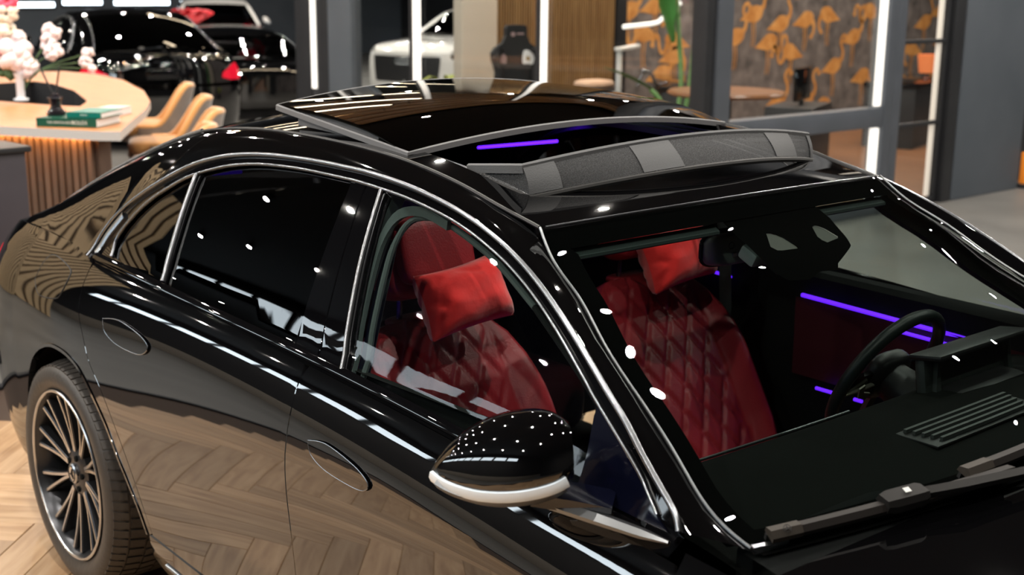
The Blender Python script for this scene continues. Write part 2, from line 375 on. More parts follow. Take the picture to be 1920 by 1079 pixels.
# pair the two rails station by station
ks_o = [0, .26, .36, .62, .735, 1.0]; ks_l = [0, .285, .375, .60, .665, 1.0]
def at_frac(P, f):
    L = arcl(P); A = np.array(P); return np.array([np.interp(f*L[-1], L, A[:, k]) for k in range(3)])
rows = []
for f in np.linspace(0, 1, 90):
    a = at_frac(O3, np.interp(f, np.linspace(0, 1, 6), ks_o)); b = at_frac(L3, np.interp(f, np.linspace(0, 1, 6), ks_l))
    n0 = side_n(a[0], a[2]); tdir = b-a; L = np.linalg.norm(tdir)
    n1 = np.array([.35 if a[0] > 1.9 else (-.35 if a[0] < .2 else 0), -.18, .9]); n1 /= np.linalg.norm(n1)
    t0 = tdir-n0*(tdir@n0); t0 *= L/np.linalg.norm(t0); t1 = tdir-n1*(tdir@n1); t1 *= L/np.linalg.norm(t1)
    row = []
    for t in np.linspace(0, 1, 9):
        h = 2*t**3-3*t*t+1, t**3-2*t*t+t, -2*t**3+3*t*t, t**3-t*t
        row.append(h[0]*a+h[1]*t0+h[2]*b+h[3]*t1)
    rows.append(row)
both('roof_pillar', loft(rows), M_PAINT, CAR, ang=0)
# roof skin with the sunroof opening
hd = [(1.81+.08*(1-v*v)-.004, .592*v) for v in np.linspace(-1, 1, 15)]
roofp = [(x, -.594) for x in np.linspace(.28, 1.79, 24)]+hd+[(x, .594) for x in np.linspace(1.79, .28, 24)]+[(.28-.06*(1-v*v), .592*v) for v in np.linspace(1, -1, 11)][1:-1]
def rrect(x0, x1, y, r, bow):
    P = []
    for cx, cy, a0 in ((x1-r, y-r, 0), (x0+r, y-r, PI/2), (x0+r, -y+r, PI), (x1-r, -y+r, 1.5*PI)):
        for k in range(6):
            a = a0+k*PI/10; px, py = cx+r*math.cos(a), cy+r*math.sin(a)
            P.append((px+(bow*(1-(py/y)**2) if px > (x0+x1)/2 else 0), py))
    return P
hole = rrect(.80, 1.672, .525, .06, .10)
pn = panel(roofp, ROOF, .05, flange=.03, holes=[hole])
obj('roof_skin', pn[0], M_PAINT, CAR, N=pn[1])
for sgn in (-1, 1):
    obj('roof_ditch_moulding', tube([np.array([x, sgn*.597, ZR(x)+.001]) for x in np.linspace(.3, 1.8, 40)], .0045, 6), M_PLAST, CAR)
obj('sunroof_frame', sweep([np.array([*ROOF(x, y)])-(0, 0, .012) for x, y in hole], [(-.012, -.03), (-.012, .008), (.006, .010), (.014, -.03)], (0, 0, 1), closed=True), M_PLAST, CAR)
both('sunroof_rail', J(*[sweep([np.array([x, -.49+d, ZR(x)-.012-h]) for x in np.linspace(.85, 1.62, 16)], [(-.006, -.01), (-.006, .008), (.006, .008), (.006, -.01)], (0, 0, 1)) for d, h in ((0, 0), (.022, .008), (.044, .016))]), M_ALU, CAR)
obj('header_seal', tube([WS(v, 0)+(0, 0, .003) for v in np.linspace(-.985, .985, 30)], .0025, 8), M_CHROME, CAR)
# sunroof pane, slid back above the roof
PZ = Spl([(.6, 1.541), (.65, 1.541), (.885, 1.538), (1.026, 1.53), (1.157, 1.514), (1.24, 1.496), (1.30, 1.482)])
def SUN(x, y): return np.array([x, y, PZ(x)+.05*(1-(y/.57)**2)])
sp_ = [(1.297+.02*(1-v*v), .568*v) for v in np.linspace(-1, 1, 21)]+[(.655+.0*v, .55*v) for v in np.linspace(1, -1, 15)]
SUNP = group_part('sunroof_pane', CAR)
pn = panel(sp_, SUN, .04, flange=.006); obj('glass', pn[0], M_PANEL, SUNP, N=pn[1])
ul = panel(sp_, SUN, .06, flange=.0, off=-.008, flip=True); obj('underside', ([np.array(p)-(0, 0, .016) for p in ul[0][0]], ul[0][1]), M_DARK, SUNP)
ed = [SUN(x, y)-(0, 0, .007) for x, y in sp_]
obj('edge_seal', sweep(ed, [(-.006, -.008), (-.006, .005), (0, .008), (.004, .005), (.004, -.008)], (0, 0, 1), closed=True), M_GREYRUB, SUNP)
for sgn in (-1, 1):
    obj('side_bracket', sweep([SUN(x, sgn*.535)-(0, 0, .03) for x in np.linspace(.76, 1.14, 16)], [(-.012, -.02), (-.012, .014), (.012, .014), (.012, -.02)], (0, 0, 1)), M_GREYRUB, SUNP)
    obj('lift_arm', box((1.22, sgn*.50, 1.475), (.02, .012, .05), .003), M_PLAST, SUNP); obj('lift_arm', box((1.12, sgn*.50, 1.48), (.02, .012, .07), .003), M_PLAST, SUNP)
# wind deflector net
DEF = group_part('wind_deflector', CAR)
def dpath(side, bx, bz, x, wd, z, n=33): return [np.array([x+bx*(1-v*v), wd*v, z+bz*(1-v*v)]) for v in np.linspace(-1, 1, n)]
db = dpath(0, .10, .043, 1.660, .505, 1.418); dtp = dpath(0, .055, .040, 1.640, .508, 1.483)
def ret(P, e, q=8): # side return running back into the opening
    r = [P[0]+(np.array(e)-P[0])*t for t in np.linspace(1, 0, q)][:-1]; l = [p*np.array([1, -1, 1]) for p in r[::-1]]
    return r+P+l
db2 = ret(db, (1.47, -.50, 1.443)); dt2 = ret(dtp, (1.44, -.50, 1.460))
net_rows = [[a+(b-a)*t+np.array([.006*math.sin(PI*t), 0, 0]) for a, b in zip(db2, dt2)] for t in np.linspace(0, 1, 6)]
obj('net', loft(net_rows), None, DEF)
obj('top_hem', sweep([p for p in dt2], [(-.006, -.016), (.004, -.016), (.006, .002), (0, .006), (-.006, .002)], (0, 0, 1)), M_HEM, DEF)
obj('base_seal', tube([p+np.array([.004, 0, -.004]) for p in db2], .007, 8), M_RUBBER, DEF)
nb = len(db2)
for a, b in ((7.0, 9.4), (15.8, 19.6), (31.2, 35.0), (38.3, 39.3)):
    ii = np.linspace(a, b, 8)
    fa = lambda P, i: P[int(i)]+(P[min(int(i)+1, nb-1)]-P[int(i)])*(i-int(i))
    pr = [[fa(db2, i)+(fa(dt2, i)-fa(db2, i))*t+np.array([.006*math.sin(PI*t)+.0035, -.0025 if i < 10 else 0, 0]) for i in ii] for t in np.linspace(.06, .95, 6)]
    obj('fabric_patch', loft(pr), M_HEM, DEF)
# --- side glass and window surrounds
qx = sm(INN, 3)
upper = lambda x0, x1: [p for p in qx if x0 < p[0] < x1 and not (p[0] < .2 and p[1] < 1.08)]
bz = lambda x: ZB(x)+.003
tri = [(.165, bz(.165)+.004)]+[p for p in qx if p[0] < .452]+[(.456, 1.341), (.520, bz(.52))]
rearw = [(.540, bz(.54)), (.474, 1.347)]+upper(.48, 1.19)+[(1.195, 1.4125), (1.247, bz(1.247))]
frontw = [(1.462, bz(1.46)), (1.334, 1.405)]+upper(1.34, 2.165)+[(2.172, 1.141), (2.195, 1.06), (2.20, bz(2.2))]
sail = [(2.203, bz(2.2)), (2.199, 1.06), (2.178, 1.138)]+upper(2.18, 2.40)+[(2.415, .985)]
surround = [(.02, bz(.02)-.02)]+[(x, z) for x, z in sm(OUT, 3)[::-1]]+[(2.43, .975)]+[(x, ZB(x)-.02) for x in np.linspace(2.42, .05, 40)]
mobj('window_surround', panel(surround, SIDE, .03, flange=.02, off=-.004, holes=[tri, rearw, frontw]), M_PIANO, CAR)
for nm, P, mt in (('quarter_glass', tri, M_TINT), ('rear_door_glass', rearw, M_TINT), ('front_door_glass', frontw, M_GLASS)):
    mobj(nm, panel(P, SIDE, .04, flange=0, off=-.010), mt, CAR)
M_NAVY = mat('gloss_midnight_trim', (.002, .0025, .008), .08, ior=1.6)
mobj('mirror_sail', panel(sail, SIDE, .03, flange=.01, off=.004), M_NAVY, CAR)
pill = [(1.252, bz(1.25)-.01), (1.202, 1.411), (1.255, 1.411), (1.352, bz(1.35)-.01)]
mobj('pillar_cover', panel(pill, SIDE, .03, flange=.006, off=-.0005), M_PIANO, CAR)
pill2 = [(1.358, bz(1.36)-.01), (1.260, 1.411), (1.322, 1.404), (1.452, bz(1.45)-.01)]
mobj('pillar_cover', panel(pill2, SIDE, .03, flange=.006, off=-.0005), M_PIANO, CAR)
trim('drip_moulding', OUT, .0105, .006, M_CHROME, CAR)
trim('window_moulding', [(.16, 1.072)]+INN[1:-1], .0065, .004, M_CHROME, CAR)
trim('quarter_divider', [(.463, 1.342), (.49, 1.22), (.53, 1.066)], .014, .007, M_CHROME, CAR)
trim('front_glass_edge', [(1.327, 1.405), (1.38, 1.24), (1.455, 1.04)], .009, .006, M_CHROME, CAR)
trim('belt_moulding', [(x, ZB(x)-.007) for x in np.linspace(.06, 2.36, 30)], .022, .005, M_PIANO, CAR, n=2)
trim('quarter_tip', [(.052, 1.066), (.075, 1.12), (.125, 1.185)], .03, .005, M_CHROME, CAR)
# --- door handles, flush
def hpan(P): return panel(sm(P+[P[0]], 5)[:-1], SIDE, .012, flange=.012, off=.006, bsp=.008)
hr = [(.305, .926), (.335, .894), (.42, .876), (.54, .877), (.592, .892), (.598, .915), (.53, .931), (.40, .940)]
hf = [(1.428, .884), (1.447, .856), (1.51, .838), (1.62, .834), (1.660, .842), (1.664, .860), (1.61, .880), (1.50, .895)]
for P, D in ((hr, DR), (hf, DF)):
    (V, F), N = hpan(P)
    obj('door_handle', (V, F), M_PAINT, D[0], N=N); obj('door_handle', mir((V, F)), M_PAINT, D[1], N=[(n[0], -n[1], n[2]) for n in N])
    Pc = on_side(sm(P+[P[0]], 5)[:-1], .005)
    VF = tube(Pc, .0015, 6, closed=True); obj('handle_edge', VF, M_CHROME, D[0]); obj('handle_edge', mir(VF), M_CHROME, D[1])
fu = [(-.27, .935), (-.255, 1.0), (-.20, 1.018), (-.06, 1.008), (-.02, .99), (-.03, .94), (-.06, .915), (-.2, .90)]
(V, F), N = panel(sm(fu+[fu[0]], 4)[:-1], SIDE, .02, flange=.004, off=.0012); obj('fuel_flap', (V, F), M_PAINT, Q[0], N=N)
obj('fuel_flap_gap', tube(on_side(sm(fu+[fu[0]], 4)[:-1], .0), .0022, 5, closed=True), M_RUBBER, Q[0])
# --- windscreen, its black border and rear window
wsp = [(v, 0.002) for v in np.linspace(-1, 1, 20)]+[(1, t) for t in np.linspace(.05, .95, 14)]+[(v, 1) for v in np.linspace(1, -1, 20)]+[(-1, t) for t in np.linspace(.95, .05, 14)]
pn = panel(wsp, WS, .06, flange=0, flip=True); obj('windscreen', pn[0], M_WSCR, CAR, N=pn[1])
FR = group_part('windscreen_border', CAR)
M_FRIT = mat('black_ceramic_print', (.004, .004, .004), 1.0, spec=0)
def frit(poly): 
    p = panel(poly, WS, .04, flange=0, flip=True, off=-.006); obj('printed_band', p[0], M_FRIT, FR, N=p[1])
top = lambda v: .066
frit([(v, .0) for v in np.linspace(-1, 1, 24)]+[(v, top(v)) for v in np.linspace(1, -1, 24)])
frit([(-1, .05), (-.90, .07), (-.925, .2), (-.945, .5), (-.955, .8), (-.95, .93)]+[(v, .93) for v in np.linspace(-.9, .9, 12)]+[(.95, .93), (.955, .8), (.945, .5), (.925, .2), (.90, .07), (1, .05), (1, 1)]+[(v, 1.0) for v in np.linspace(.95, -.95, 24)]+[(-1, 1)])
cam_sh = [(-.27, .06), (.28, .06), (.28, .115), (.21, .20), (.17, .235), (.0, .285), (-.03, .305), (-.12, .298), (-.19, .316), (-.28, .305), (-.30, .26), (-.27, .15)]
CAMH = [[(-.13, .125), (-.10, .13), (-.08, .155), (-.075, .205), (-.18, .20), (-.19, .18)], [(.12, .135), (.15, .13), (.17, .15), (.175, .195), (.075, .205), (.07, .18)]]
p = panel(cam_sh, WS, .03, flange=0, flip=True, off=-.008, holes=CAMH, bsp=.02); obj('camera_shield', p[0], M_FRIT, FR, N=p[1])
for h in CAMH: 
    p = panel(h, WS, .03, flange=.0, flip=True, off=-.010, bsp=.02); obj('sensor_window', p[0], mat('sensor_grey', (.10, .097, .085), .7) if 'sensor_grey' not in MATS else MATS['sensor_grey'], FR, N=p[1])
both('screen_moulding', tube([WS(-1, t)+np.array([0, -.004, .004]) for t in np.linspace(0, .985, 40)], .0030, 8), M_ALU, CAR)
e = WS(-1, .985); obj('moulding_end', sweep([e, e+np.array([.012, .03, .002]), e+np.array([.022, .06, .006])], [(-.006, -.006), (-.006, .006), (.006, .006), (.006, -.006)], (0, 0, 1)), M_CHROME, CAR)
RL = [np.array(p) for p in LIN if p[0] <= .29]
rows = [[np.array([p[0]-.06*(1-v*v), p[1]*v*-1, p[2]+.045*(1-v*v)]) for v in np.linspace(-1, 1, 21)] for p in smooth(RL, 3)]
VF = loft(rows); obj('rear_window', VF, M_TINT, CAR, ang=0)
RLm = smooth(RL, 3); both('rear_window_moulding', tube([p+np.array([0, -.002, .003]) for p in RLm], .006, 8), M_CHROME, CAR)
# --- bonnet and cowl
rows = []
for x in np.linspace(2.60, 3.9, 24):
    yw = SIDEF(x, ZB(x))[1] if x < 3.45 else -YS(3.45, ZB(3.45))*(1-((x-3.45)/.52)**2.6)**(1/2.6)
    dr = 0 if x < 3.5 else .18*((x-3.5)/.4)**2
    rows.append([(x+(.10*(1-(v)**2) if x < 3.3 else .10*(1-v*v)*(3.9-x)/.6), -yw*v*.985, ZB(x)-.002-dr+.062*(1-abs(v)**2.4)) for v in np.linspace(-1, 1, 25)])
obj('bonnet', loft(rows), M_PAINT, CAR, ang=0)
rows = [[WS(v, 1)+np.array([dx, 0, dz]) for v in np.linspace(-1, 1, 25)] for dx, dz in ((-.03, -.01), (.02, -.018), (.08, -.03))]
obj('cowl_panel', loft(rows), M_DARK, CAR)
# --- wipers lying on the screen
def wiper(v0, t0, v1, t1, vp, tp, arm):
    W = group_part('wiper', CAR)
    P = [WS(v0+(v1-v0)*k, t0+(t1-t0)*k)+np.array([.006, -.004, .016]) for k in np.linspace(0, 1, 20)]
    U = (.35, -.2, .9)
    obj('blade', sweep(P, [(-.013, -.004), (-.011, .004), (.004, .012), (.013, .004), (.013, -.004)], U), mat('brown_grey_plastic', (.011, .009, .008), .6, spec=.3) if 'brown_grey_plastic' not in MATS else MATS['brown_grey_plastic'], W)
    obj('rubber_lip', sweep([p+np.array([-.010, .004, -.006]) for p in P], [(-.003, -.008), (-.003, .006), (.003, .006), (.003, -.008)], U), M_RUBBER, W)
    e0 = P[:3]; obj('end_cap', sweep([p+np.array([.0005, -.0005, .001]) for p in e0], [(-.0145, -.005), (-.0125, .005), (.004, .0135), (.0145, .005), (.0145, -.005)], U), mat('end_cap_grey', (.03, .025, .02), .6, spec=.3) if 'end_cap_grey' not in MATS else MATS['end_cap_grey'], W)
    a = WS(v0+(v1-v0)*arm, t0+(t1-t0)*arm)+np.array([.008, -.006, .026]); d = np.array(P[12])-P[8]; d /= np.linalg.norm(d)
    obj('arm_clip', sweep([a-d*.045, a-d*.03, a+d*.03, a+d*.04], [(-.022, -.012), (-.018, .006), (.012, .014), (.02, .004), (.02, -.012)], U, scale=[.8, 1, 1, .8]), M_WIPER, W)
    b = WS(vp, tp)+np.array([.04, 0, .01])
    obj('arm', sweep([a+d*.02, a+d*.12+np.array([.012, -.01, 0]), b], [(-.009, -.006), (-.008, .005), (.008, .005), (.009, -.006)], U), M_WIPER, W)
    return W, P, a, d
WP = wiper(-.962, .975, -.36, .988, -.10, 1.0, .505)
wiper(-.46, .955, .30, .93, .6, 1.0, .55)
# --- door mirrors
MR = group_part('door_mirror', CAR)
def mirror_rows():
    rows = []
    for i in range(19):                       # from the outer tip to the inner end
        f = i/18
        c = np.array([2.045+.195*f, -1.062+.150*f, 1.030+.030*f])
        hgt = .078*math.sin(PI*min(1, (.04+.96*f))**.62)**.55 if f < .98 else .035
        hgt = [.004, .024, .038, .049, .058, .066, .073, .078, .082, .085, .087, .088, .088, .0875, .086, .083, .078, .070, .058][i]
        dep = [.006, .026, .040, .051, .060, .067, .072, .076, .079, .081, .082, .082, .081, .079, .076, .072, .066, .058, .046][i]
        row = []
        for k in range(24):
            a = 2*PI*k/24; ca, sa = math.cos(a), math.sin(a)
            u = (abs(ca)**.8)*(1 if ca > 0 else -.55); q = abs(sa)**.85*(1 if sa > 0 else -.62)
            # u: forward and outward bulge, q: up
            row.append(c+np.array([.86, -.52, 0])*dep*u+np.array([-.15, .08, .98])*hgt*q+np.array([0, 0, .028*f]))
        rows.append(row)
    return rows
VF = loft(mirror_rows(), cu=True, cap=True); obj('shell', VF, M_PAINT, MR, ang=60)
MRW = mirror_rows()
ln = [np.array(r[22])+(.86*.004, -.52*.004, 0) for r in MRW[:-1]]
obj('indicator_strip', sweep(smooth(ln, 3), [(-.010, -.004), (-.010, .002), (0, .005), (.010, .002), (.010, -.004)], (.8, -.55, -.2)), M_MIRLAMP, MR)
lo = [np.array(r[20])+(.002, -.002, -.003) for r in MRW[1:-1]]
obj('lower_shell', sweep(smooth(lo, 3), [(-.016, -.006), (-.016, .003), (0, .006), (.016, .003), (.016, -.006)], (.5, -.4, -.75)), M_ALU, MR)
obj('mirror_foot', sweep([np.array(p) for p in ((2.16, -.965, 1.005), (2.22, -.935, 1.0), (2.30, -.905, .992), (2.38, -.875, .982), (2.425, -.855, .975))], [(-.013, -.006), (-.014, .002), (0, .009), (.014, .003), (.013, -.006)], (0, -.3, .95), scale=[.5, 1, 1, .8, .3]), M_ALU, MR)
obj('mirror_neck', sweep([np.array(p) for p in ((2.19, -.945, 1.012), (2.25, -.90, 1.008), (2.30, -.86, 1.0))], [(-.03, -.012), (-.03, .012), (.03, .012), (.03, -.012)], (0, -.2, 1)), M_NAVY, MR)
ML = group_part('door_mirror', CAR)
for ch in list(MR.children):
    me = ch.data; obj(ch.name.split('.')[0], mir(([tuple(v.co) for v in me.vertices], [tuple(p.vertices) for p in me.polygons])), me.materials[0], ML, ang=60)
# --- wheels
def ring(prof, n=72): # prof of (radius, y) about the Y axis
    return loft([[(r*math.cos(2*PI*k/n), y, r*math.sin(2*PI*k/n)) for k in range(n)] for r, y in prof], cu=True)
def make_wheel(name):
    Wh = group_part(name, CAR)
    tp = [(.262, -.115), (.275, -.128), (.30, -.139), (.325, -.139), (.343, -.131), (.352, -.112), (.356, -.07), (.358, 0), (.356, .07), (.352, .112), (.343, .131), (.30, .139), (.262, .115)]
    obj('tyre', ring(tp), M_TIRE, Wh, ang=50)
    bl_ = []
    for y0, y1, nn, ofs in ((-.128, -.085, 72, 0), (-.078, -.03, 60, .5), (-.024, .024, 60, 0), (.03, .078, 60, .5), (.085, .128, 72, 0)):
        for k in range(nn):
            a0 = 2*PI*(k+ofs)/nn; a1 = a0+2*PI/nn*.74; sk = .03*(1 if y0 > 0 else -1 if y1 < 0 else 0)
            vs = []
            for rr in (0, 1):
                for a, y in ((a0, y0), (a1, y0), (a1+sk, y1), (a0+sk, y1)):
                    rad = np.interp(abs(y), [0, .07, .112, .131], [.358, .356, .352, .343])+(.0055 if rr else -.004); vs.append((rad*math.cos(a), y, rad*math.sin(a)))
            bl_.append((vs, [(0, 1, 2, 3), (7, 6, 5, 4), (0, 4, 5, 1), (1, 5, 6, 2), (2, 6, 7, 3), (3, 7, 4, 0)]))
    tr = obj('tread_blocks', J(*bl_), M_TIRE, Wh, flat=True); tr['kind'] = 'stuff'
    obj('rim_lip', ring([(.262, -.112), (.270, -.128), (.274, -.129), (.273, -.135), (.266, -.136), (.258, -.122), (.250, -.10), (.243, -.05), (.243, .10)]), M_RIMDK, Wh, ang=50)
    obj('rim_edge', ring([(.2735, -.1345), (.270, -.1375), (.2655, -.1370), (.263, -.133)]), M_RIMCUT, Wh)
    obj('rim_well', ring([(.243, -.02), (.235, .02), (.20, .05), (.12, .06), (.02, .06)]), M_DARK, Wh)
    obj('brake_disc', ring([(.02, .0), (.18, .0), (.18, .02), (.02, .02)]), M_ALU, Wh)
    obj('hub', ring([(.0, -.104), (.034, -.104), (.06, -.100), (.080, -.092), (.084, -.06), (.06, -.02)], 40), M_RIMDK, Wh)
    for k in range(10):
        a0 = 2*PI*k/10+.12
        for s in (-1, 1):
            P = []
            for r, da in ((.070, .05), (.125, .075), (.19, .115), (.252, .150)):
                a = a0+s*da*(.8 if r > .1 else 1); P.append(np.array([r*math.cos(a), np.interp(r, [.07, .15, .252], [-.092, -.098, -.116]), r*math.sin(a)]))
            VF = sweep(P, [(-.0085, -.022), (-.0075, .003), (-.004, .006), (.004, .006), (.0075, .003), (.0085, -.022)], (0, -1, 0), scale=[1.0, .9, .85, 1.0])
            sp = obj('spoke', VF, M_RIMDK, Wh)
            obj('machined_face', sweep([p+np.array([0, -.0062, 0]) for p in P], [(-.0042, -.001), (-.0042, .0006), (.0042, .0006), (.0042, -.001)], (0, -1, 0)), M_RIMCUT, sp)
    for k in range(5):
        a = 2*PI*k/5+.4; obj('wheel_bolt', xf(lathe([(0, .008), (.009, .008), (.011, 0), (.012, -.004)], 10), T(.052*math.cos(a), -.098, .052*math.sin(a)) @ R(PI/2, 'X')), M_DARK, Wh)
    obj('centre_cap', ring([(0, -.115), (.028, -.115), (.033, -.111), (.034, -.10)], 32), M_RIMCUT, Wh)
    st = []
    for k in range(3):
        a = PI/2+2*PI*k/3; st.append(prism([(.020*math.cos(a), .020*math.sin(a)), (.0045*math.cos(a+1.05), .0045*math.sin(a+1.05)), (.0045*math.cos(a-1.05), .0045*math.sin(a-1.05))], -.1155, -.1175, lambda x, z, d: (x, d, z)))
    st.append(ring([(.023, -.1155), (.025, -.117), (.027, -.1155)], 32)); obj('star_badge', J(*st), M_PLAST, Wh)
    return Wh
WR = make_wheel('wheel'); WR.location = (0, -.838, .36); WR.rotation_euler = (0, .35, 0)
for x, s in ((0, 1), (3.106, -1), (3.106, 1)):
    c = copy_tree(WR, CAR); c.location = (x, .838*s, .36); c.rotation_euler = (0, .35, 0 if s < 0 else PI)
# ================================================================== cabin
obj('floor_pan', box((1.0, 0, .26), (3.2, 1.60, .06), .02), M_DARK, CAR)
obj('firewall', box((2.50, 0, .62), (.04, 1.5, .68), .01), M_DARK, CAR)
obj('boot_bulkhead', box((-.35, 0, .66), (.05, 1.45, .74), .01), M_DARK, CAR)
obj('parcel_shelf', box((-.42, 0, 1.03), (.42, 1.35, .03), .01), M_DARK, CAR)
lin = [(.22, -.57), (1.70, -.57), (1.78, -.3), (1.80, 0), (1.78, .3), (1.70, .57), (.22, .57)]
pn = panel(lin, lambda x, y: ROOF(x, y)-np.array([0, 0, .05]), .08, flange=0, holes=[rrect(.5, 1.60, .50, .06, .08)], flip=True)
obj('roof_lining', pn[0], M_DARK, CAR)
def inner(x, z, d): return np.array([x, -(YS(x, z)-d), z])
rows = [[inner(x, z, d) for x in np.linspace(.05, 2.36, 30)] for z, d in ((1.035, .03), (1.03, .06), (1.015, .085), (.985, .10), (.96, .112), (.70, .15), (.62, .12), (.36, .12))]
both('door_lining', loft(rows), M_DARK, CAR)
rows = [[inner(x, z, d) for x in np.linspace(a, b, 14)] for a, b in ((1.42, 2.2),) for z, d in ((.945, .128), (.90, .140), (.80, .150), (.70, .156))]
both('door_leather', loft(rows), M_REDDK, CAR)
def led(x0, x1, z0, z1, y, r=.0052):
    P = [np.array([x, -y, z]) for x, z in zip(np.linspace(x0, x1, 14), np.linspace(z0, z1, 14))]
    both('ambient_strip', tube(P, r, 6), M_LED, CAR)
led(1.45, 2.22, .957, .934, .785, .0065); led(1.78, 2.05, .921, .914, .772); led(1.54, 1.605, .687, .687, .762); led(1.677, 1.705, .687, .687, .762); led(1.03, 1.17, .970, .961, .785)
led(.10, .53, 1.282, 1.348, .602, .006)
# door-opening seals and pillar trims seen through the glass
sealp = [(1.50, .98), (1.462, 1.08), (1.425, 1.20), (1.405, 1.29), (1.425, 1.345), (1.50, 1.360), (1.60, 1.345), (1.75, 1.305), (1.90, 1.245), (2.05, 1.17), (2.2, 1.085), (2.3, 1.02)]
P = [inner(x, z, .050) for x, z in sm(sealp[:9], 4)]
both('door_seal', tube(P, .0075, 8), M_GREENGREY, CAR)
both('door_seal', tube([inner(x, z, .050) for x, z in sm(sealp[8:], 4)], .0072, 8), M_DARK, CAR)
P = [inner(x-.03, z+.012, .035) for x, z in sm(sealp[:7], 4)]
both('door_frame_trim', sweep(P, [(-.011, -.006), (-.011, .004), (.011, .004), (.011, -.006)], (0, 1, 0)), M_GREENGREY, CAR)
rows = [[inner(x+dx, z, d) for z in np.linspace(.96, 1.40, 12) for x in (1.34-.16*(z-.96),)] for dx, d in ((-.07, .03), (-.065, .075), (0, .095), (.065, .075), (.07, .03))]
both('centre_pillar_trim', loft(rows), M_GREENGREY, CAR)
both('seat_belt', sweep([np.array(p) for p in ((1.27, -.60, 1.27), (1.26, -.64, 1.10), (1.24, -.68, .9), (1.22, -.70, .6))], [(-.024, -.001), (-.024, .001), (.024, .001), (.024, -.001)], (0, -1, 0)), M_GREENGREY, CAR)
# --- seats
def quilt(a, b):
    g = 0
    for q in (a+b, a-b):
        f = abs(q-round(q)); g += math.exp(-(f/.075)**2)
    return min(1, g)
B0, B1 = np.array([1.435, 0, .47]), np.array([1.110, 0, 1.005]); bt = (B1-B0)/np.linalg.norm(B1-B0); bn = np.array([bt[2], 0, -bt[0]])
def backrest():
    rows = []; nv, nu = 92, 65
    for i in range(nv):
        v = i/(nv-1); hw = float(np.interp(v, [0, .15, .5, .75, .86, .93, .975, 1.0], [.245, .262, .268, .258, .240, .205, .165, .13]))
        c = B0+(B1-B0)*v; row = []
        for j in range(nu):
            u = -1+2*j/(nu-1); y = u*hw; au = abs(y)/.262
            bol = .062*sst(.60, .98, au)*(1-.85*sst(.55, .95, v))-.075*sst(.985, 1.0, abs(u))-.02*sst(.93, 1.0, v)
            qd = 0
            if au < .70 and v > .05:
                e = sst(.70, .62, au) if False else 1-sst(.60, .70, au)
                qd = -.0085*quilt(y/.088, v*.626/.150+.25)*e
            seamd = -.010*math.exp(-((au-.705)/.018)**2)*(1-sst(.8, .95, v))
            row.append(c+bn*(.045*(1-.3*u*u)+bol+qd+seamd)+np.array([0, y, 0]))
        for j in range(12):
            u = 1-2*(j+.5)/12; row.append(c+np.array([0, u*hw*.97, 0])-bn*(.075+.02*(1-u*u)))
        rows.append(row)
    return loft(rows, cu=True, cap=True)
def rounded(c, s, p=.5, n=20, m=14, axis=None, Mx=None, wob=0):
    """superellipsoid of half sizes s"""
    V = []; rng = random.Random(int(c[0]*1000))
    rows = []
    for i in range(m+1):
        ph = -PI/2+PI*i/m; row = []
        for j in range(n):
            th = 2*PI*j/n; f = lambda q, e: math.copysign(abs(q)**e, q)
            q = Vector((f(math.cos(ph), p)*f(math.cos(th), p)*s[0], f(math.cos(ph), p)*f(math.sin(th), p)*s[1], f(math.sin(ph), p)*s[2]))
            if wob: q *= 1+wob*(math.sin(5*th+2*ph)+math.sin(3*th-4*ph))*.5
            if Mx: q = Mx @ q
            row.append((c[0]+q.x, c[1]+q.y, c[2]+q.z))
        rows.append(row)
    return loft(rows, cu=True)
def make_seat():
    S = group_part('front_seat', CAR)
    obj('backrest', backrest(), M_RED, S, ang=0)
    tl_ = Matrix.Rotation(-.28, 4, 'Y')
    obj('seat_cushion', rounded((1.66, 0, .43), (.30, .26, .10), .45, 28, 16, Mx=Matrix.Rotation(-.10, 4, 'Y')), M_RED, S, ang=0)
    H = obj('headrest', rounded((1.105, 0, 1.180), (.060, .135, .112), .42, 32, 20, Mx=tl_), M_RED, S, ang=0)
    obj('headrest_pad', rounded((1.168, .005, 1.205), (.030, .115, .085), .38, 28, 16, Mx=tl_), M_RED, H, ang=0)
    for s in (-1, 1): obj('headrest_post', tube([np.array([1.092, .055*s, .98]), np.array([1.10, .055*s, 1.11])], .008, 10), M_CHROME, H)
    obj('headrest_collar', rounded((1.085, 0, 1.002), (.03, .085, .012), .5), M_RED, S, ang=0)
    obj('seat_base', box((1.60, 0, .34), (.5, .44, .10), .03), M_PLAST, S)
    return S
S1 = make_seat(); S1.location = (0, -.405, 0)
S2 = copy_tree(S1, CAR); S2.location = (0, .405, 0)
RS = group_part('rear_bench', CAR)
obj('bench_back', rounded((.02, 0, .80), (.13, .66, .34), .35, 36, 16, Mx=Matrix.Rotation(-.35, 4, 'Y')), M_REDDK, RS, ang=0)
obj('bench_seat', rounded((.40, 0, .46), (.34, .66, .12), .35, 36, 16), M_REDDK, RS, ang=0)
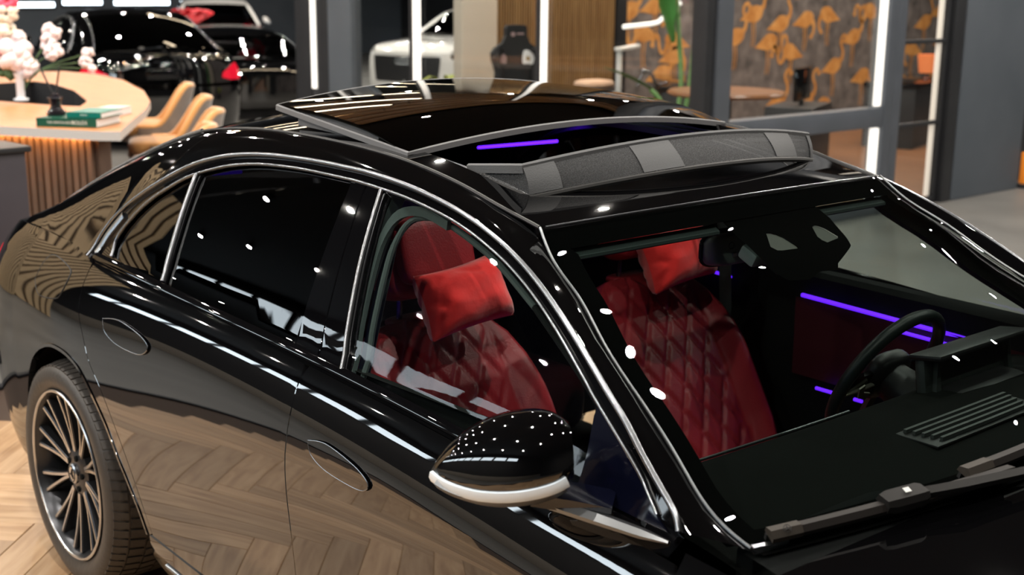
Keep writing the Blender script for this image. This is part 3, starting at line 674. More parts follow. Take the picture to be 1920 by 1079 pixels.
# loose red cushions hung on the headrests
def pillow():
    """soft cushion with pinched corners and creases"""
    n = 34; rows = []
    for sg in (1, -1):
        for i in range(n+1):
            a = -1+2*i/n; row = []
            for j in range(n+1):
                b = -1+2*j/n
                y = .146*a*(1-.07*(1-b*b))*(1-.04*b); z = .096*b*(1-.09*(1-a*a))
                t = .080*(max(0, 1-a**4)*max(0, 1-b**4))**.48
                t *= 1+.018*math.sin(7*a+4*b)+.012*math.sin(11*b-5*a)
                t -= .010*math.exp(-((a+.86+.10*math.sin(7*b))/.09)**2)*(1-b*b)+.008*math.exp(-((b-.72+.12*math.sin(6*a))/.10)**2)*(1-a*a)
                row.append((sg*max(t, .0), y, z+.004*math.sin(8*a)*(1-b*b)))
            rows.append(row)
    f = loft(rows[:n+1]); g = loft(rows[n+1:])
    return J((f[0], [tuple(reversed(q)) for q in f[1]]), g)
pv = pillow(); Mx = Matrix.Rotation(-.42, 4, 'Y')
for y, lab in ((-.375, 'red velvet neck cushion on the passenger seat headrest nearest the camera'), (.425, 'red velvet neck cushion on the driver seat headrest behind the windscreen')):
    o = obj('neck_cushion', xf(pv, Mx @ Matrix.Rotation(.10, 4, 'X')), M_REDLIT, None, ang=70); o.location = (1.258, y, 1.092); o.scale = (.92, .90, .90); tag(o, lab, 'cushion', 'red neck cushions on the front headrests')
# --- dashboard
DASH = group_part('dashboard', CAR)
prof = [(2.66, .93), (2.56, .955), (2.44, .972), (2.32, .978), (2.24, .972), (2.195, .955), (2.18, .92), (2.20, .84), (2.25, .70), (2.30, .5)]
pr = [tuple(p) for p in smooth([np.array(p) for p in prof], 4)]
rows = [[(x-.07*abs(y/.74)**2.5*(1 if x > 2.3 else .4)+(.05 if y < -.1 and x < 2.3 else 0)*sst(-.05, -.25, y) if False else x-.07*abs(y/.74)**2.5, y, z-.03*abs(y/.74)**3) for x, z in pr] for y in np.linspace(-.76, .76, 32)]
obj('dash_top', loft(rows), mat('dash_leather', (.008, .0088, .0082), .9, bump=(260, .1), spec=.04), DASH)
obj('vent_plate', box((2.415, .10, .9745), (.10, .42, .006), .002), M_PLAST, DASH)
for k in range(5): obj('vent_slat', sweep([np.array([2.378+k*.018, -.095+.005*k, .984]), np.array([2.381+k*.018, .10, .9855]), np.array([2.378+k*.018, .300-.008*k, .984])], [(-.0035, -.006), (-.0035, .002), (.0035, .002), (.0035, -.006)], (0, 0, 1)), mat('slat_grey', (.05, .055, .053), .5) if 'slat_grey' not in MATS else MATS['slat_grey'], DASH)
obj('dash_edge_trim', tube([np.array([2.19-.07*abs(y/.74)**2.5, y, .958-.03*abs(y/.74)**3]) for y in np.linspace(-.66, -.02, 24)], .0035, 8), M_ALU, DASH)
BN = group_part('driver_display', DASH)
Mx = T(2.255, .375, 1.0) @ R(-.16, 'Y')
obj('display_hood', xf(J(box((0, 0, .058), (.085, .40, .014), .006), ), Mx), M_PLAST, BN)
obj('display_shell', xf(box((-.02, 0, 0), (.03, .385, .118), .012), Mx), mat('shell_grey', (.03, .036, .034), .5), BN)
obj('display_frame', xf(sweep([np.array(p) for p in ((.0, -.16, -.045), (.0, -.15, .04), (.0, .15, .04), (.0, .16, -.045))], [(-.012, -.006), (-.012, .006), (.012, .006), (.012, -.006)], (1, 0, 0)), Mx), MATS['shell_grey'], BN)
obj('display_screen', xf(box((-.037, 0, 0), (.004, .36, .105), .001), Mx), M_SCREEN, BN)
obj('display_base', box((2.27, .375, .955), (.10, .30, .05), .02), M_PLAST, BN)
cs = box((2.13, 0, .77), (.03, .26, .30), .008); obj('centre_screen', xf(cs, T(2.13, 0, .77) @ R(.35, 'Y') @ T(-2.13, 0, -.77)), M_SCREEN, DASH)
obj('centre_console', box((1.80, 0, .50), (.75, .24, .22), .04), M_PIANO, CAR)
# steering wheel
SW = group_part('steering_wheel', CAR)
Mx = T(2.02, .38, .922) @ R(2.02, 'Y')   # local z is the column
obj('rim', xf(tube([np.array([.186*math.cos(a), .186*math.sin(a), 0]) for a in np.linspace(0, 2*PI, 56, endpoint=False)], .0165, 12, closed=True), Mx), mat('wheel_leather', (.012, .018, .017), .36, bump=(300, .1)), SW)
obj('airbag_cover', xf(rounded((0, 0, -.005), (.065, .075, .03), .6), Mx), M_PLAST, SW)
for a in (PI/2, -PI/2): obj('spoke', xf(sweep([np.array([0, .05*math.sin(a), -.004]), np.array([-.01, .18*math.sin(a), 0])], [(-.022, -.006), (-.022, .006), (.022, .006), (.022, -.006)], (0, 0, 1)), Mx), M_PIANO, SW)
obj('lower_spoke', xf(sweep([np.array([.05, 0, -.004]), np.array([.18, 0, 0])], [(-.015, -.006), (-.015, .006), (.015, .006), (.015, -.006)], (0, 0, 1)), Mx), M_ALU, SW)
obj('column', xf(lathe([(.0, -.02), (.05, -.02), (.055, -.05), (.05, -.22), (.0, -.22)], 20), Mx @ R(PI, 'X')), M_PLAST, SW)
for s in (-1, 1): obj('shift_paddle', xf(sweep([np.array([.02, .10*s, .028]), np.array([.0, .15*s, .034]), np.array([-.03, .165*s, .034])], [(-.010, -.002), (-.010, .002), (.010, .002), (.010, -.002)], (0, 0, 1)), Mx), mat('paddle_silver', (.42, .40, .33), .35, .6) if 'paddle_silver' not in MATS else MATS['paddle_silver'], SW)
obj('stalk', tube([np.array([2.03, .33, .915]), np.array([2.02, .26, .905]), np.array([2.01, .19, .900])], .006, 8), MATS['paddle_silver'], SW)
# rear-view mirror, visors
RM = group_part('rear_view_mirror', CAR)
obj('mirror_housing', rounded((1.835, .015, 1.270), (.028, .125, .038), .42, 28, 16, Mx=Matrix.Rotation(-.15, 4, 'Y')), mat('mirror_grey', (.42, .50, .47), .5), RM, ang=0)
obj('mirror_bezel', tube([np.array([1.818, .015+.124*math.copysign(abs(math.cos(a))**.5, math.cos(a)), 1.270+.040*math.copysign(abs(math.sin(a))**.5, math.sin(a))]) for a in np.linspace(0, 2*PI, 40, endpoint=False)], .006, 8, closed=True), M_PLAST, RM)
obj('mirror_button', box((1.8655, -.045, 1.262), (.006, .014, .010), .002), mat('white_button', (.6, .62, .6), .4), RM)
obj('mirror_ring', tube([np.array([1.8660, -.058+.010*math.cos(a), 1.285+.008*math.sin(a)]) for a in np.linspace(0, 2*PI, 20, endpoint=False)], .0010, 5, closed=True), M_PLAST, RM)
obj('mirror_stalk', tube([np.array([1.85, .02, 1.28]), np.array([1.90, .03, 1.315]), np.array([1.93, .03, 1.325])], .022, 10), M_PLAST, RM)
obj('sensor_box', xf(box((0, 0, 0), (.05, .10, .035), .008), T(1.965, -.075, 1.285) @ R(.45, 'Y')), MATS['mirror_grey'], RM)
obj('sensor_lens', xf(box((.012, -.035, .019), (.016, .016, .004), .001), T(1.965, -.075, 1.285) @ R(.45, 'Y')), M_SCREEN, RM)
for v0, v1 in ((-.91, -.29), (.32, .88)):
    P = [WS(v, .078)+np.array([-.022, 0, -.016]) for v in np.linspace(v0, v1, 20)]
    obj('sun_visor', sweep(P, [(-.014, -.005), (-.016, .0), (-.012, .005), (.012, .005), (.016, 0), (.014, -.005)], (.5, 0, .85)), M_GREENGREY, CAR)
both('front_pillar_trim', loft([[WS(-1, t)+np.array([dx, dy, dz]) for t in np.linspace(.05, .95, 16)] for dx, dy, dz in ((-.01, .0, -.012), (-.02, .05, -.03), (-.05, .03, -.04))]), M_DARK, CAR)
# net: threads with see-through gaps finer than a pixel
m = bpy.data.materials.new('fine_net'); m.use_nodes = True; nt = m.node_tree; b = nt.nodes['Principled BSDF']
b.inputs['Base Color'].default_value = (.05, .052, .055, 1); b.inputs['Roughness'].default_value = .8
tc = nt.nodes.new('ShaderNodeTexCoord'); ck = nt.nodes.new('ShaderNodeTexVoronoi'); ck.inputs['Scale'].default_value = 420; ck.inputs['Randomness'].default_value = 1
gt = nt.nodes.new('ShaderNodeMapRange'); gt.inputs['From Min'].default_value = .2; gt.inputs['From Max'].default_value = .7; gt.inputs['To Min'].default_value = .55; gt.inputs['To Max'].default_value = .95
tr = nt.nodes.new('ShaderNodeBsdfTransparent'); mx = nt.nodes.new('ShaderNodeMixShader')
nt.links.new(tc.outputs['Object'], ck.inputs['Vector']); nt.links.new(ck.outputs['Distance'], gt.inputs[0]); nt.links.new(gt.outputs[0], mx.inputs[0])
nt.links.new(tr.outputs[0], mx.inputs[1]); nt.links.new(b.outputs[0], mx.inputs[2]); nt.links.new(mx.outputs[0], nt.nodes['Material Output'].inputs[0])
for o in DEF.children:
    if o.name.startswith('net'): o.data.materials.append(m)
# star print on the wiper cap and logo square on its clip
Wg, WPts, Wa, Wd_ = WP
e = WPts[1]; u = np.array([.55, -.35, .76]); u /= np.linalg.norm(u)
def on_plate(c, ax, up): # frame: x along ax, z along up
    ax = Vector(ax).normalized(); up = Vector(up); y_ = up.cross(ax).normalized(); up = ax.cross(y_).normalized()
    return Matrix(((ax.x, y_.x, up.x, c[0]), (ax.y, y_.y, up.y, c[1]), (ax.z, y_.z, up.z, c[2]), (0, 0, 0, 1)))
Mx = on_plate(e+np.array([.010, -.006, .0115]), WPts[3]-WPts[0], u)
rg = tube([np.array([.0065*math.cos(a), .0065*math.sin(a), 0]) for a in np.linspace(0, 2*PI, 24, endpoint=False)], .0006, 4, closed=True)
stp = [prism([(.006*math.cos(PI/2+k*2*PI/3), .006*math.sin(PI/2+k*2*PI/3)), (.0014*math.cos(PI/2+k*2*PI/3+1.05), .0014*math.sin(PI/2+k*2*PI/3+1.05)), (.0014*math.cos(PI/2+k*2*PI/3-1.05), .0014*math.sin(PI/2+k*2*PI/3-1.05))], -.0005, .0006) for k in range(3)]
obj('star_mark', xf(J(rg, *stp), Mx), M_RUBBER, Wg)
Mx = on_plate(Wa+np.array([.004, -.003, .0145]), Wd_, (.35, -.2, .9))
obj('clip_mark', xf(J(box((0, 0, 0), (.012, .010, .0006)), ), Mx), MATS['white_button'], Wg)
# ================================================================== showroom
M_CONC = mat('grey_concrete_floor', (.115, .111, .104), .45, noise=(1.3, (.165, .158, .148)), bump=(8, .05))
M_CEIL = mat('black_ceiling', (.012, .012, .013), .8, bump=(3, .2))
M_WALLG = mat('grey_wall_paint', (.075, .09, .108), .55, noise=(1.5, (.095, .11, .13)))
M_FRAME = mat('graphite_frame', (.075, .085, .10), .4, noise=(4, (.09, .10, .12)))
M_FRAMEDK = mat('dark_frame', (.016, .017, .02), .5, noise=(4, (.022, .023, .026)))
M_STRIP = mat('white_light_strip', (.9, .9, .88), .5, emit=.9, ecol=(1, .95, .86))
M_PANE = glass('partition_glass', (.93, .95, .95), 1.4)
M_DAY = mat('daylight_window', (.8, .9, 1), .5, emit=5.5, ecol=(.80, .92, 1))
M_TUBEL = mat('ceiling_line_lamp', (1, .9, .75), .5, emit=14, ecol=(1, .80, .55))
M_SPOT = mat('spot_lens', (1, .95, .9), .5, emit=2300, ecol=(1, .93, .84))
M_WARM = mat('warm_spot_lens', (1, .8, .55), .5, emit=1000, ecol=(1, .58, .28))
def oak(name, c0, c1, c2, vert=False):
    m = bpy.data.materials.new(name); m.use_nodes = True; nt = m.node_tree; b = nt.nodes['Principled BSDF']; b.inputs['Roughness'].default_value = .38
    tc = nt.nodes.new('ShaderNodeTexCoord'); oi = nt.nodes.new('ShaderNodeObjectInfo'); mu = nt.nodes.new('ShaderNodeVectorMath'); mu.operation = 'ADD'
    sc = nt.nodes.new('ShaderNodeMath'); sc.operation = 'MULTIPLY'; sc.inputs[1].default_value = 37
    mp = nt.nodes.new('ShaderNodeMapping'); mp.inputs['Scale'].default_value = (14, 14, 1.2) if vert else (1.6, 16, 16)
    n = nt.nodes.new('ShaderNodeTexNoise'); n.inputs['Scale'].default_value = 1.6; n.inputs['Detail'].default_value = 7; n.inputs['Distortion'].default_value = .6
    r = nt.nodes.new('ShaderNodeValToRGB'); r.color_ramp.elements[0].color = (*c0, 1); r.color_ramp.elements[1].color = (*c2, 1); r.color_ramp.elements[0].position = .28; r.color_ramp.elements[1].position = .75
    el = r.color_ramp.elements.new(.52); el.color = (*c1, 1)
    hs = nt.nodes.new('ShaderNodeHueSaturation'); mr = nt.nodes.new('ShaderNodeMapRange'); mr.inputs['To Min'].default_value = .74; mr.inputs['To Max'].default_value = 1.18
    nt.links.new(oi.outputs['Random'], sc.inputs[0]); nt.links.new(tc.outputs['Object'], mu.inputs[0]); nt.links.new(sc.outputs[0], mu.inputs[1]); nt.links.new(mu.outputs[0], mp.inputs[0])
    nt.links.new(mp.outputs[0], n.inputs['Vector']); nt.links.new(n.outputs[0], r.inputs[0]); nt.links.new(r.outputs[0], hs.inputs['Color']); nt.links.new(oi.outputs['Random'], mr.inputs[0]); nt.links.new(mr.outputs[0], hs.inputs['Value'])
    nt.links.new(hs.outputs[0], b.inputs['Base Color']); return m
M_OAK = oak('oak_plank', (.36, .21, .11), (.50, .32, .18), (.60, .41, .25))
M_SLAT = oak('oak_slat', (.24, .13, .055), (.36, .21, .09), (.44, .27, .12), True)
M_DESK = oak('oak_desk', (.36, .145, .05), (.42, .18, .068), (.47, .21, .085))
M_DSLAT = oak('shaded_desk_slat', (.11, .065, .045), (.15, .09, .06), (.18, .11, .075), True)  # counter slats: shade on the counter front darkened into the colour
# --- floor: concrete with a herringbone oak field under the car
WX0, WX1, WY0, WY1 = -2.15, 6.6, -4.2, 2.6
flat = lambda x, y: np.array([x, y, 0.])
RX0, RX1, RY0, RY1 = -25, 9, -7.5, 18
pn = panel([(RX0, RY0), (RX1, RY0), (RX1, RY1), (RX0, RY1)], flat, 2.5, flange=.02, holes=[[(WX0, WY0), (WX1, WY0), (WX1, WY1), (WX0, WY1)]])
FLOOR = struct(obj('floor', pn[0], M_CONC, None))
obj('subfloor', box(((WX0+WX1)/2, (WY0+WY1)/2, -.02), (WX1-WX0, WY1-WY0, .02)), mat('dark_joint', (.05, .03, .02), .8), FLOOR)
def plank_mesh(L, W, t=.012, c=.0022):
    V = []
    for z, i in ((-t, 0), (-c, 0), (0, c)):
        for x, y in ((0, 0), (L, 0), (L, W), (0, W)): V.append((min(max(x, i), L-i), min(max(y, i), W-i), z))
    return V, [(8, 9, 10, 11)]+[(a+o, (a+1) % 4+o, (a+1) % 4+4+o, a+4+o) for o in (0, 4) for a in range(4)]
PW, NN = .145, 6; PLn = PW*NN; ca = math.cos(PI/4)
spots = []
for s in range(-70, 70):
    for c in range(-14, 15):
        for (a, b_, v) in ((s*PW+c*2*PLn, s*PW, 0), ((s+NN)*PW+c*2*PLn, (s-NN+1)*PW, 1)):
            ctr = (a+PLn/2, b_+PW/2) if not v else (a+PW/2, b_+PLn/2)
            wx, wy = ctr[0]*ca-ctr[1]*ca+.2, ctr[0]*ca+ctr[1]*ca-.6
            ex = (PLn+PW)/2*ca
            if WX0-ex*.2 < wx-ex and wx+ex < WX1+ex*.2 and WY0-ex*.2 < wy-ex and wy+ex < WY1+ex*.2: spots.append((math.hypot(wx+.6, wy+.9), a, b_, v))
spots.sort()
PM = None; rest = []
for k, (d, a, b_, v) in enumerate(spots):
    Mx = T(.2, -.6, 0) @ R(PI/4) @ T(a, b_, 0) @ (T(PW, 0, 0) @ R(PI/2) if v else Matrix.Identity(4))
    if k < 300:
        if PM is None:
            o = obj('plank', plank_mesh(PLn-.0016, PW-.0016), M_OAK, FLOOR, flat=True); PM = o.data
        else: o = add(bpy.data.objects.new('plank', PM), FLOOR)
        o.matrix_local = Mx
    else: rest.append(xf(plank_mesh(PLn-.0016, PW-.0016), Mx))
if rest: ro = obj('plank_field', J(*rest), M_OAK, FLOOR, flat=True); ro['kind'] = 'stuff'
for k, (c, s) in enumerate((((WX0, (WY0+WY1)/2), (.05, WY1-WY0)), ((WX1, (WY0+WY1)/2), (.05, WY1-WY0)), (((WX0+WX1)/2, WY0), (WX1-WX0, .05)), (((WX0+WX1)/2, WY1), (WX1-WX0, .05)))):
    struct(obj('trim_%d' % (k+1), box((*c, .004), (*s, .014), .002), M_FRAMEDK))
HC = 4.3
RAFT = struct(group_part('reflection_raft', None))  # unseen boards added to give the sunroof pane a brown reflection
struct(obj('ceiling', box(((RX0+RX1)/2, (RY0+RY1)/2, HC+.1), (RX1-RX0, RY1-RY0, .2)), M_CEIL))
for k in range(9): obj('reflection_board', box((-7.6+k*.5, 4.2, HC-.12), (.42, 4.2, .04), .004), M_SLAT, RAFT)
struct(obj('wall_rear', box((RX0-.1, (RY0+RY1)/2, HC/2), (.2, RY1-RY0, HC)), M_WALLG))
struct(obj('wall_front', box((RX1+.1, (RY0+RY1)/2, HC/2), (.2, RY1-RY0, HC)), M_FRAMEDK))
struct(obj('wall_far', box(((RX0+RX1)/2, RY1+.1, HC/2), (RX1-RX0, .2, HC)), M_FRAMEDK))
WR_ = struct(obj('wall_near', box(((RX0+RX1)/2, RY0-.1, HC/2), (RX1-RX0, .2, HC)), M_FRAMEDK))
struct(obj('baseboard_near', box(((RX0+RX1)/2, RY0+.02, .35), (RX1-RX0, .04, .7), .005), mat('grey_plinth', (.24, .215, .185), .6)))
for k in range(13): # daylight windows in the near wall
    x = -14.6+k*1.5; wn = group_part('window_%d' % (k+1), None); struct(wn); wn.location = (x, RY0+.01, 3.45)
    obj('pane', box((0, 0, 0), (1.26, .02, .54)), M_DAY, wn)
    obj('window_frame', sweep([np.array(p) for p in ((-.66, .01, -.30), (.66, .01, -.30), (.66, .01, .30), (-.66, .01, .30))], [(-.03, -.03), (-.03, .03), (.03, .03), (.03, -.03)], (0, 1, 0), closed=True), M_FRAMEDK, wn)
SWL = struct(obj('wall_slatted', box((-7.62, -2.5, 1.75), (.1, 2.7, 3.5), .005), mat('dark_oak', (.05, .03, .015), .7)))
so = obj('oak_slats', J(*[box((-7.54, -3.78+k*.16, 1.75), (.06, .105, 3.48)) for k in range(17)]), mat('pale_oak_slat', (.52, .38, .22), .6, noise=(4, (.62, .46, .28), (9, 9, 1))), SWL, flat=True); so['kind'] = 'stuff'
for k, (y0, y1, z0) in enumerate(((6.9, 8.55, 1.22), (8.75, 9.65, 1.27), (9.95, 11.3, 1.26), (11.6, 13.2, 1.26))): # low strip windows in the rear wall
    wn = struct(group_part('window_%d' % (14+k), None)); wn.location = (RX0+.01, (y0+y1)/2, z0+.08)
    obj('pane', box((0, 0, 0), (.02, y1-y0, .11)), M_DAY, wn)
    obj('window_frame', sweep([np.array(p) for p in ((.01, -(y1-y0)/2-.03, -.075), (.01, (y1-y0)/2+.03, -.075), (.01, (y1-y0)/2+.03, .075), (.01, -(y1-y0)/2-.03, .075))], [(-.025, -.02), (-.025, .02), (.025, .02), (.025, -.02)], (1, 0, 0), closed=True), M_FRAMEDK, wn)
# --- glass office: partition facing the car's side of the room, and its long flank
def bar(name, x, y, z, par=None, m=M_FRAME, r=.004):
    return obj(name, box(((x[0]+x[1])/2, (y[0]+y[1])/2, (z[0]+z[1])/2), (x[1]-x[0], y[1]-y[0], z[1]-z[0]), r), m, par)
XW = -2.3
PT = struct(group_part('wall_partition', None))
bar('corner_post', (XW-.16, XW), (4.70, 4.86), (0, HC), PT); bar('corner_post_side', (XW-.16, XW-.02), (4.60, 4.69), (0, HC), PT, M_FRAMEDK)
bar('mid_rail', (XW-.12, XW), (4.87, 6.80), (.74, .90), PT); bar('bottom_rail', (XW-.12, XW), (4.87, 6.80), (0, .12), PT); bar('top_rail', (XW-.12, XW), (4.87, 8.0), (3.3, HC), PT)
bar('post', (XW-.14, XW+.005), (6.80, 6.92), (0, 3.3), PT); bar('post', (XW-.14, XW-.01), (6.93, 7.06), (0, 3.3), PT, M_FRAME)
bar('glass_pane', (XW-.07, XW-.058), (4.86, 6.80), (.90, 3.3), PT, M_PANE, 0); bar('glass_pane', (XW-.07, XW-.058), (4.86, 6.80), (.12, .74), PT, M_PANE, 0)
bar('light_strip', (XW-.055, XW-.02), (6.72, 6.79), (.91, 3.3), PT, M_STRIP); bar('light_strip', (XW-.055, XW-.02), (6.70, 6.79), (.13, .73), PT, M_STRIP)
bar('jamb', (XW-.14, XW-.005), (7.80, 7.95), (0, 3.3), PT, M_FRAMEDK)
DOOR = struct(group_part('door_1', None))
bar('door_stile', (XW-.09, XW-.05), (7.07, 7.11), (.01, 3.2), DOOR, M_FRAMEDK); bar('door_stile', (XW-.09, XW-.05), (7.74, 7.79), (.01, 3.2), DOOR, M_FRAMEDK)
for z in (1.40, .70, .02): bar('door_rail', (XW-.09, XW-.05), (7.11, 7.74), (z, z+.035), DOOR, M_FRAMEDK)
bar('door_glass', (XW-.075, XW-.065), (7.11, 7.74), (.055, 3.2), DOOR, M_PANE, 0)
bar('door_light_strip', (XW-.10, XW-.091), (7.66, 7.74), (.06, 3.2), DOOR, mat('dim_strip', (.9, .8, .7), .5, emit=.5, ecol=(1, .82, .68)), .002)
struct(obj('wall_block', box((XW-.07, 8.54, HC/2), (.14, 1.16, HC), .01), M_WALLG))
struct(obj('wall_recess', box((XW-.35, 9.95, HC/2), (.2, 1.6, HC)), M_FRAMEDK))
# flank of the office along y = 4.65
YW = 4.65
FL = struct(group_part('wall_flank', None))
def flank_post(x0, x1, m, t=.06): bar('post', (x0, x1), (YW-t, YW+t), (0, HC), FL, m)
flank_post(-4.19, -4.12, M_FRAMEDK, .02); bar('light_strip', (-4.115, -4.05), (YW-.03, YW-.01), (.0, HC), FL, M_STRIP)
flank_post(-5.96, -5.89, M_FRAMEDK, .02); bar('light_strip', (-5.885, -5.785), (YW-.03, YW-.01), (0, HC), FL, M_STRIP)
flank_post(-7.29, -6.87, M_WALLG); flank_post(-7.50, -7.30, M_FRAMEDK); bar('light_strip', (-7.61, -7.53), (YW-.065, YW-.045), (.80, HC), FL, M_STRIP); bar('post', (-7.62, -7.52), (YW-.05, YW+.05), (0, .80), FL, M_FRAMEDK); flank_post(-7.92, -7.63, M_FRAMEDK)
for a, b in ((-6.86, -5.95), (-5.75, -4.26), (-4.04, -2.47)): bar('glass_pane', (a, b), (YW-.006, YW+.006), (.05, 3.6), FL, M_PANE, 0)
bar('floor_rail', (-7.9, -2.47), (YW-.05, YW+.05), (0, .05), FL, M_FRAMEDK)
# back of the office: oak slats, then bird wallpaper
BK = struct(obj('wall_back', box((-7.1, 11.2, HC/2), (.2, 10.0, HC)), mat('grey_wallpaper', (.07, .063, .062), .8, noise=(5, (.24, .21, .205)))))
bar('reveal', (-7.0, -6.85), (5.95, 6.42), (0, HC), BK, mat('cream_reveal', (.62, .55, .46), .6))
sl = [box((-6.97, 6.46+k*.0365, HC/2), (.05, .023, HC)) for k in range(50)]
so = obj('oak_slats', J(*sl), M_SLAT, BK, flat=True); so['kind'] = 'stuff'
bar('slat_backing', (-6.999, -6.99), (6.44, 8.28), (0, HC), BK, mat('mid_oak', (.10, .055, .025), .7))
bar('black_post', (-6.99, -6.90), (8.28, 8.42), (0, HC), BK, M_FRAMEDK)
M_FLAM = mat('orange_bird_print', (.50, .20, .045), .8, noise=(7, (.75, .38, .12)))
def ell(cx, cy, a, b, rot, n=16, tail=0):
    P = []
    for k in range(n):
        t = 2*PI*k/n; x, y = a*math.cos(t), b*math.sin(t)
        if tail and x < 0: y *= 1+.9*x/a; x *= 1+tail
        P.append((cx+x*math.cos(rot)-y*math.sin(rot), cy+x*math.sin(rot)+y*math.cos(rot)))
    return P
def band(pts, ws):
    P = [np.array(p, float) for p in pts]; L, Rr = [], []
    for i, p in enumerate(P):
        d = P[min(i+1, len(P)-1)]-P[max(i-1, 0)]; n = np.array([-d[1], d[0]])/np.linalg.norm(d); L.append(tuple(p+n*ws[i])); Rr.append(tuple(p-n*ws[i]))
    return L+Rr[::-1]
def flam(y, z, f, kind, s):
    parts = [ell(0, 0, .22, .13, .25, tail=.5)]
    if kind == 0: nk = [(.12, .06), (.22, .12), (.24, .24), (.17, .36), (.19, .46), (.27, .49), (.31, .43)]
    elif kind == 1: nk = [(.14, .02), (.20, -.12), (.28, -.15), (.33, -.05), (.36, .08), (.44, .08), (.47, -.04)]
    else: nk = [(.14, .02), (.22, -.06), (.23, -.18), (.17, -.26)]
    q = [tuple(p) for p in smooth([np.array(p) for p in nk], 3)]
    parts.append(band(q, [.05-.022*min(1, k/6) for k in range(len(q))])); parts.append(ell(q[-1][0], q[-1][1], .045, .035, .3, 10))
    for dx in (-.03, .03): parts.append(band([(dx, -.1), (dx+.02, -.3), (dx, -.48)], [.012, .009, .008]))
    out = []
    for i, p in enumerate(parts): out.append(([(-6.996+.0012*i, y+px*f*s, z+pz*s) for px, pz in p], [tuple(range(len(p)))]))
    return J(*out)
FLM = [(10.82, 1.5, 1, 0), (11.37, 1.37, 1, 0), (11.9, 1.42, 1, 2), (12.41, 1.48, -1, 2), (11.14, 1.14, 1, 1), (11.64, 1.0, -1, 1), (12.59, .78, 1, 0), (10.65, .95, -1, 2), (13.28, .62, 1, 2), (10.82, .38, 1, 0), (11.4, .35, 1, 0), (12.01, .33, 1, 0), (12.39, .25, 1, 2), (12.99, .35, 1, 2), (13.41, 1.52, -1, 1), (8.81, 1.3, -1, 1), (8.53, 1.56, 1, 0), (8.98, 1.62, 1, 2), (9.36, 1.19, -1, 1), (9.34, 1.02, 1, 2), (8.69, 1.04, 1, 0), (8.5, 1.32, 1, 2), (14.77, 1.35, 1, 0), (14.51, .97, -1, 2), (15.18, 1.52, 1, 1), (15.32, 1.08, 1, 0), (14.59, .71, 1, 2), (15.15, .74, 1, 0), (13.0, 1.17, 1, 0), (11.19, 1.61, 1, 0), (10.47, 1.22, 1, 0), (9.12, .8, 1, 0), (13.54, .93, -1, 1)]
FLM += [(8.6+k*.62+(r % 2)*.3, 2.1+r*.55, 1 if (k+r) % 3 else -1, (k+r) % 3) for k in range(11) for r in range(4)]
FLM = [f for i, f in enumerate(FLM) if i not in (7, 9, 13, 20, 21, 26, 29, 32)]
fo = obj('bird_print', J(*[flam(*f, .86) for f in FLM]), M_FLAM, BK, flat=True); fo['kind'] = 'stuff'
struct(obj('floor', box((-4.72, 9.4, .003), (4.4, 9.2, .006)), oak('brown_office_floor', (.16, .07, .03), (.22, .10, .045), (.27, .13, .06))))
# ================================================================== lamps
def spot_lamp(lab):
    L = thing('ceiling_spot', lab, 'lamp', (0, 0, HC), 0, 'round spotlights in the black ceiling')
    obj('housing', lathe([(.0, 0), (.06, 0), (.065, -.06), (.055, -.10), (.05, -.10), (.05, -.09), (0, -.09)], 16), M_FRAMEDK, L)
    obj('lens', lathe([(.0, -.093), (.040, -.093)], 12), M_SPOT, L, flat=True)
    return L
sp0 = spot_lamp('small round spotlight in the black ceiling above the showroom'); first = True
for ix in range(14):
    for iy in range(10):
        x, y = -19.15+ix*2.05+.5*(iy % 2), -5.6+iy*2.05+random.uniform(-.2, .2)
        if x > 4.4 or (x < -13.2 and iy < 4): continue
        o = sp0 if first else copy_tree(sp0); first = False; o.location = (x, y, HC)
def line_lamp(x, y, rz, L, lab):
    t = thing('line_lamp', lab, 'lamp', (x, y, HC-.5), rz, 'long line lamps hung over the far cars')
    obj('lamp_body', box((0, 0, .03), (L, .10, .05), .006), M_FRAMEDK, t); obj('diffuser', box((0, 0, -.003), (L-.04, .08, .016), .004), M_TUBEL, t)
    for s in (-1, 1): obj('hanger', tube([np.array([s*L*.4, 0, .05]), np.array([s*L*.4, 0, .5])], .004, 6), M_FRAMEDK, t)
for k, (x, y, L, rz) in enumerate(((-7.1, 4.3, 1.9, 1.13), (-5.75, 3.5, 1.7, .6), (-4.9, 2.85, 1.1, .6), (-9.3, 5.15, 1.2, 1.1), (-10.8, 6.3, 2.6, .87), (-12.0, 9.4, 3.0, .87), (-14.2, 7.2, 3.0, .87))):
    line_lamp(x, y, rz, L, 'long white line lamp hanging from the ceiling over the far cars')
for x, y in ((-4.9, 1.1), (-6.9, 1.8), (-4.9, 9.6), (-4.9, 11.6), (-4.9, 13.4), (-5.2, 7.4)):
    o = thing('warm_spot', 'warm downlight hung over the oak counter and the office', 'lamp', (x, y, 3.3 if x != -4.9 else 3.2), 0, 'warm downlights')
    obj('shade', lathe([(.02, .16), (.05, .14), (.06, 0), (.055, 0), (.045, .13)], 16), M_FRAMEDK, o); obj('lens', lathe([(0, .02), (.05, .02)], 12), M_WARM, o, flat=True); obj('cord', tube([np.array([0, 0, .15]), np.array([0, 0, HC-o.location.z])], .004, 5), M_FRAMEDK, o)
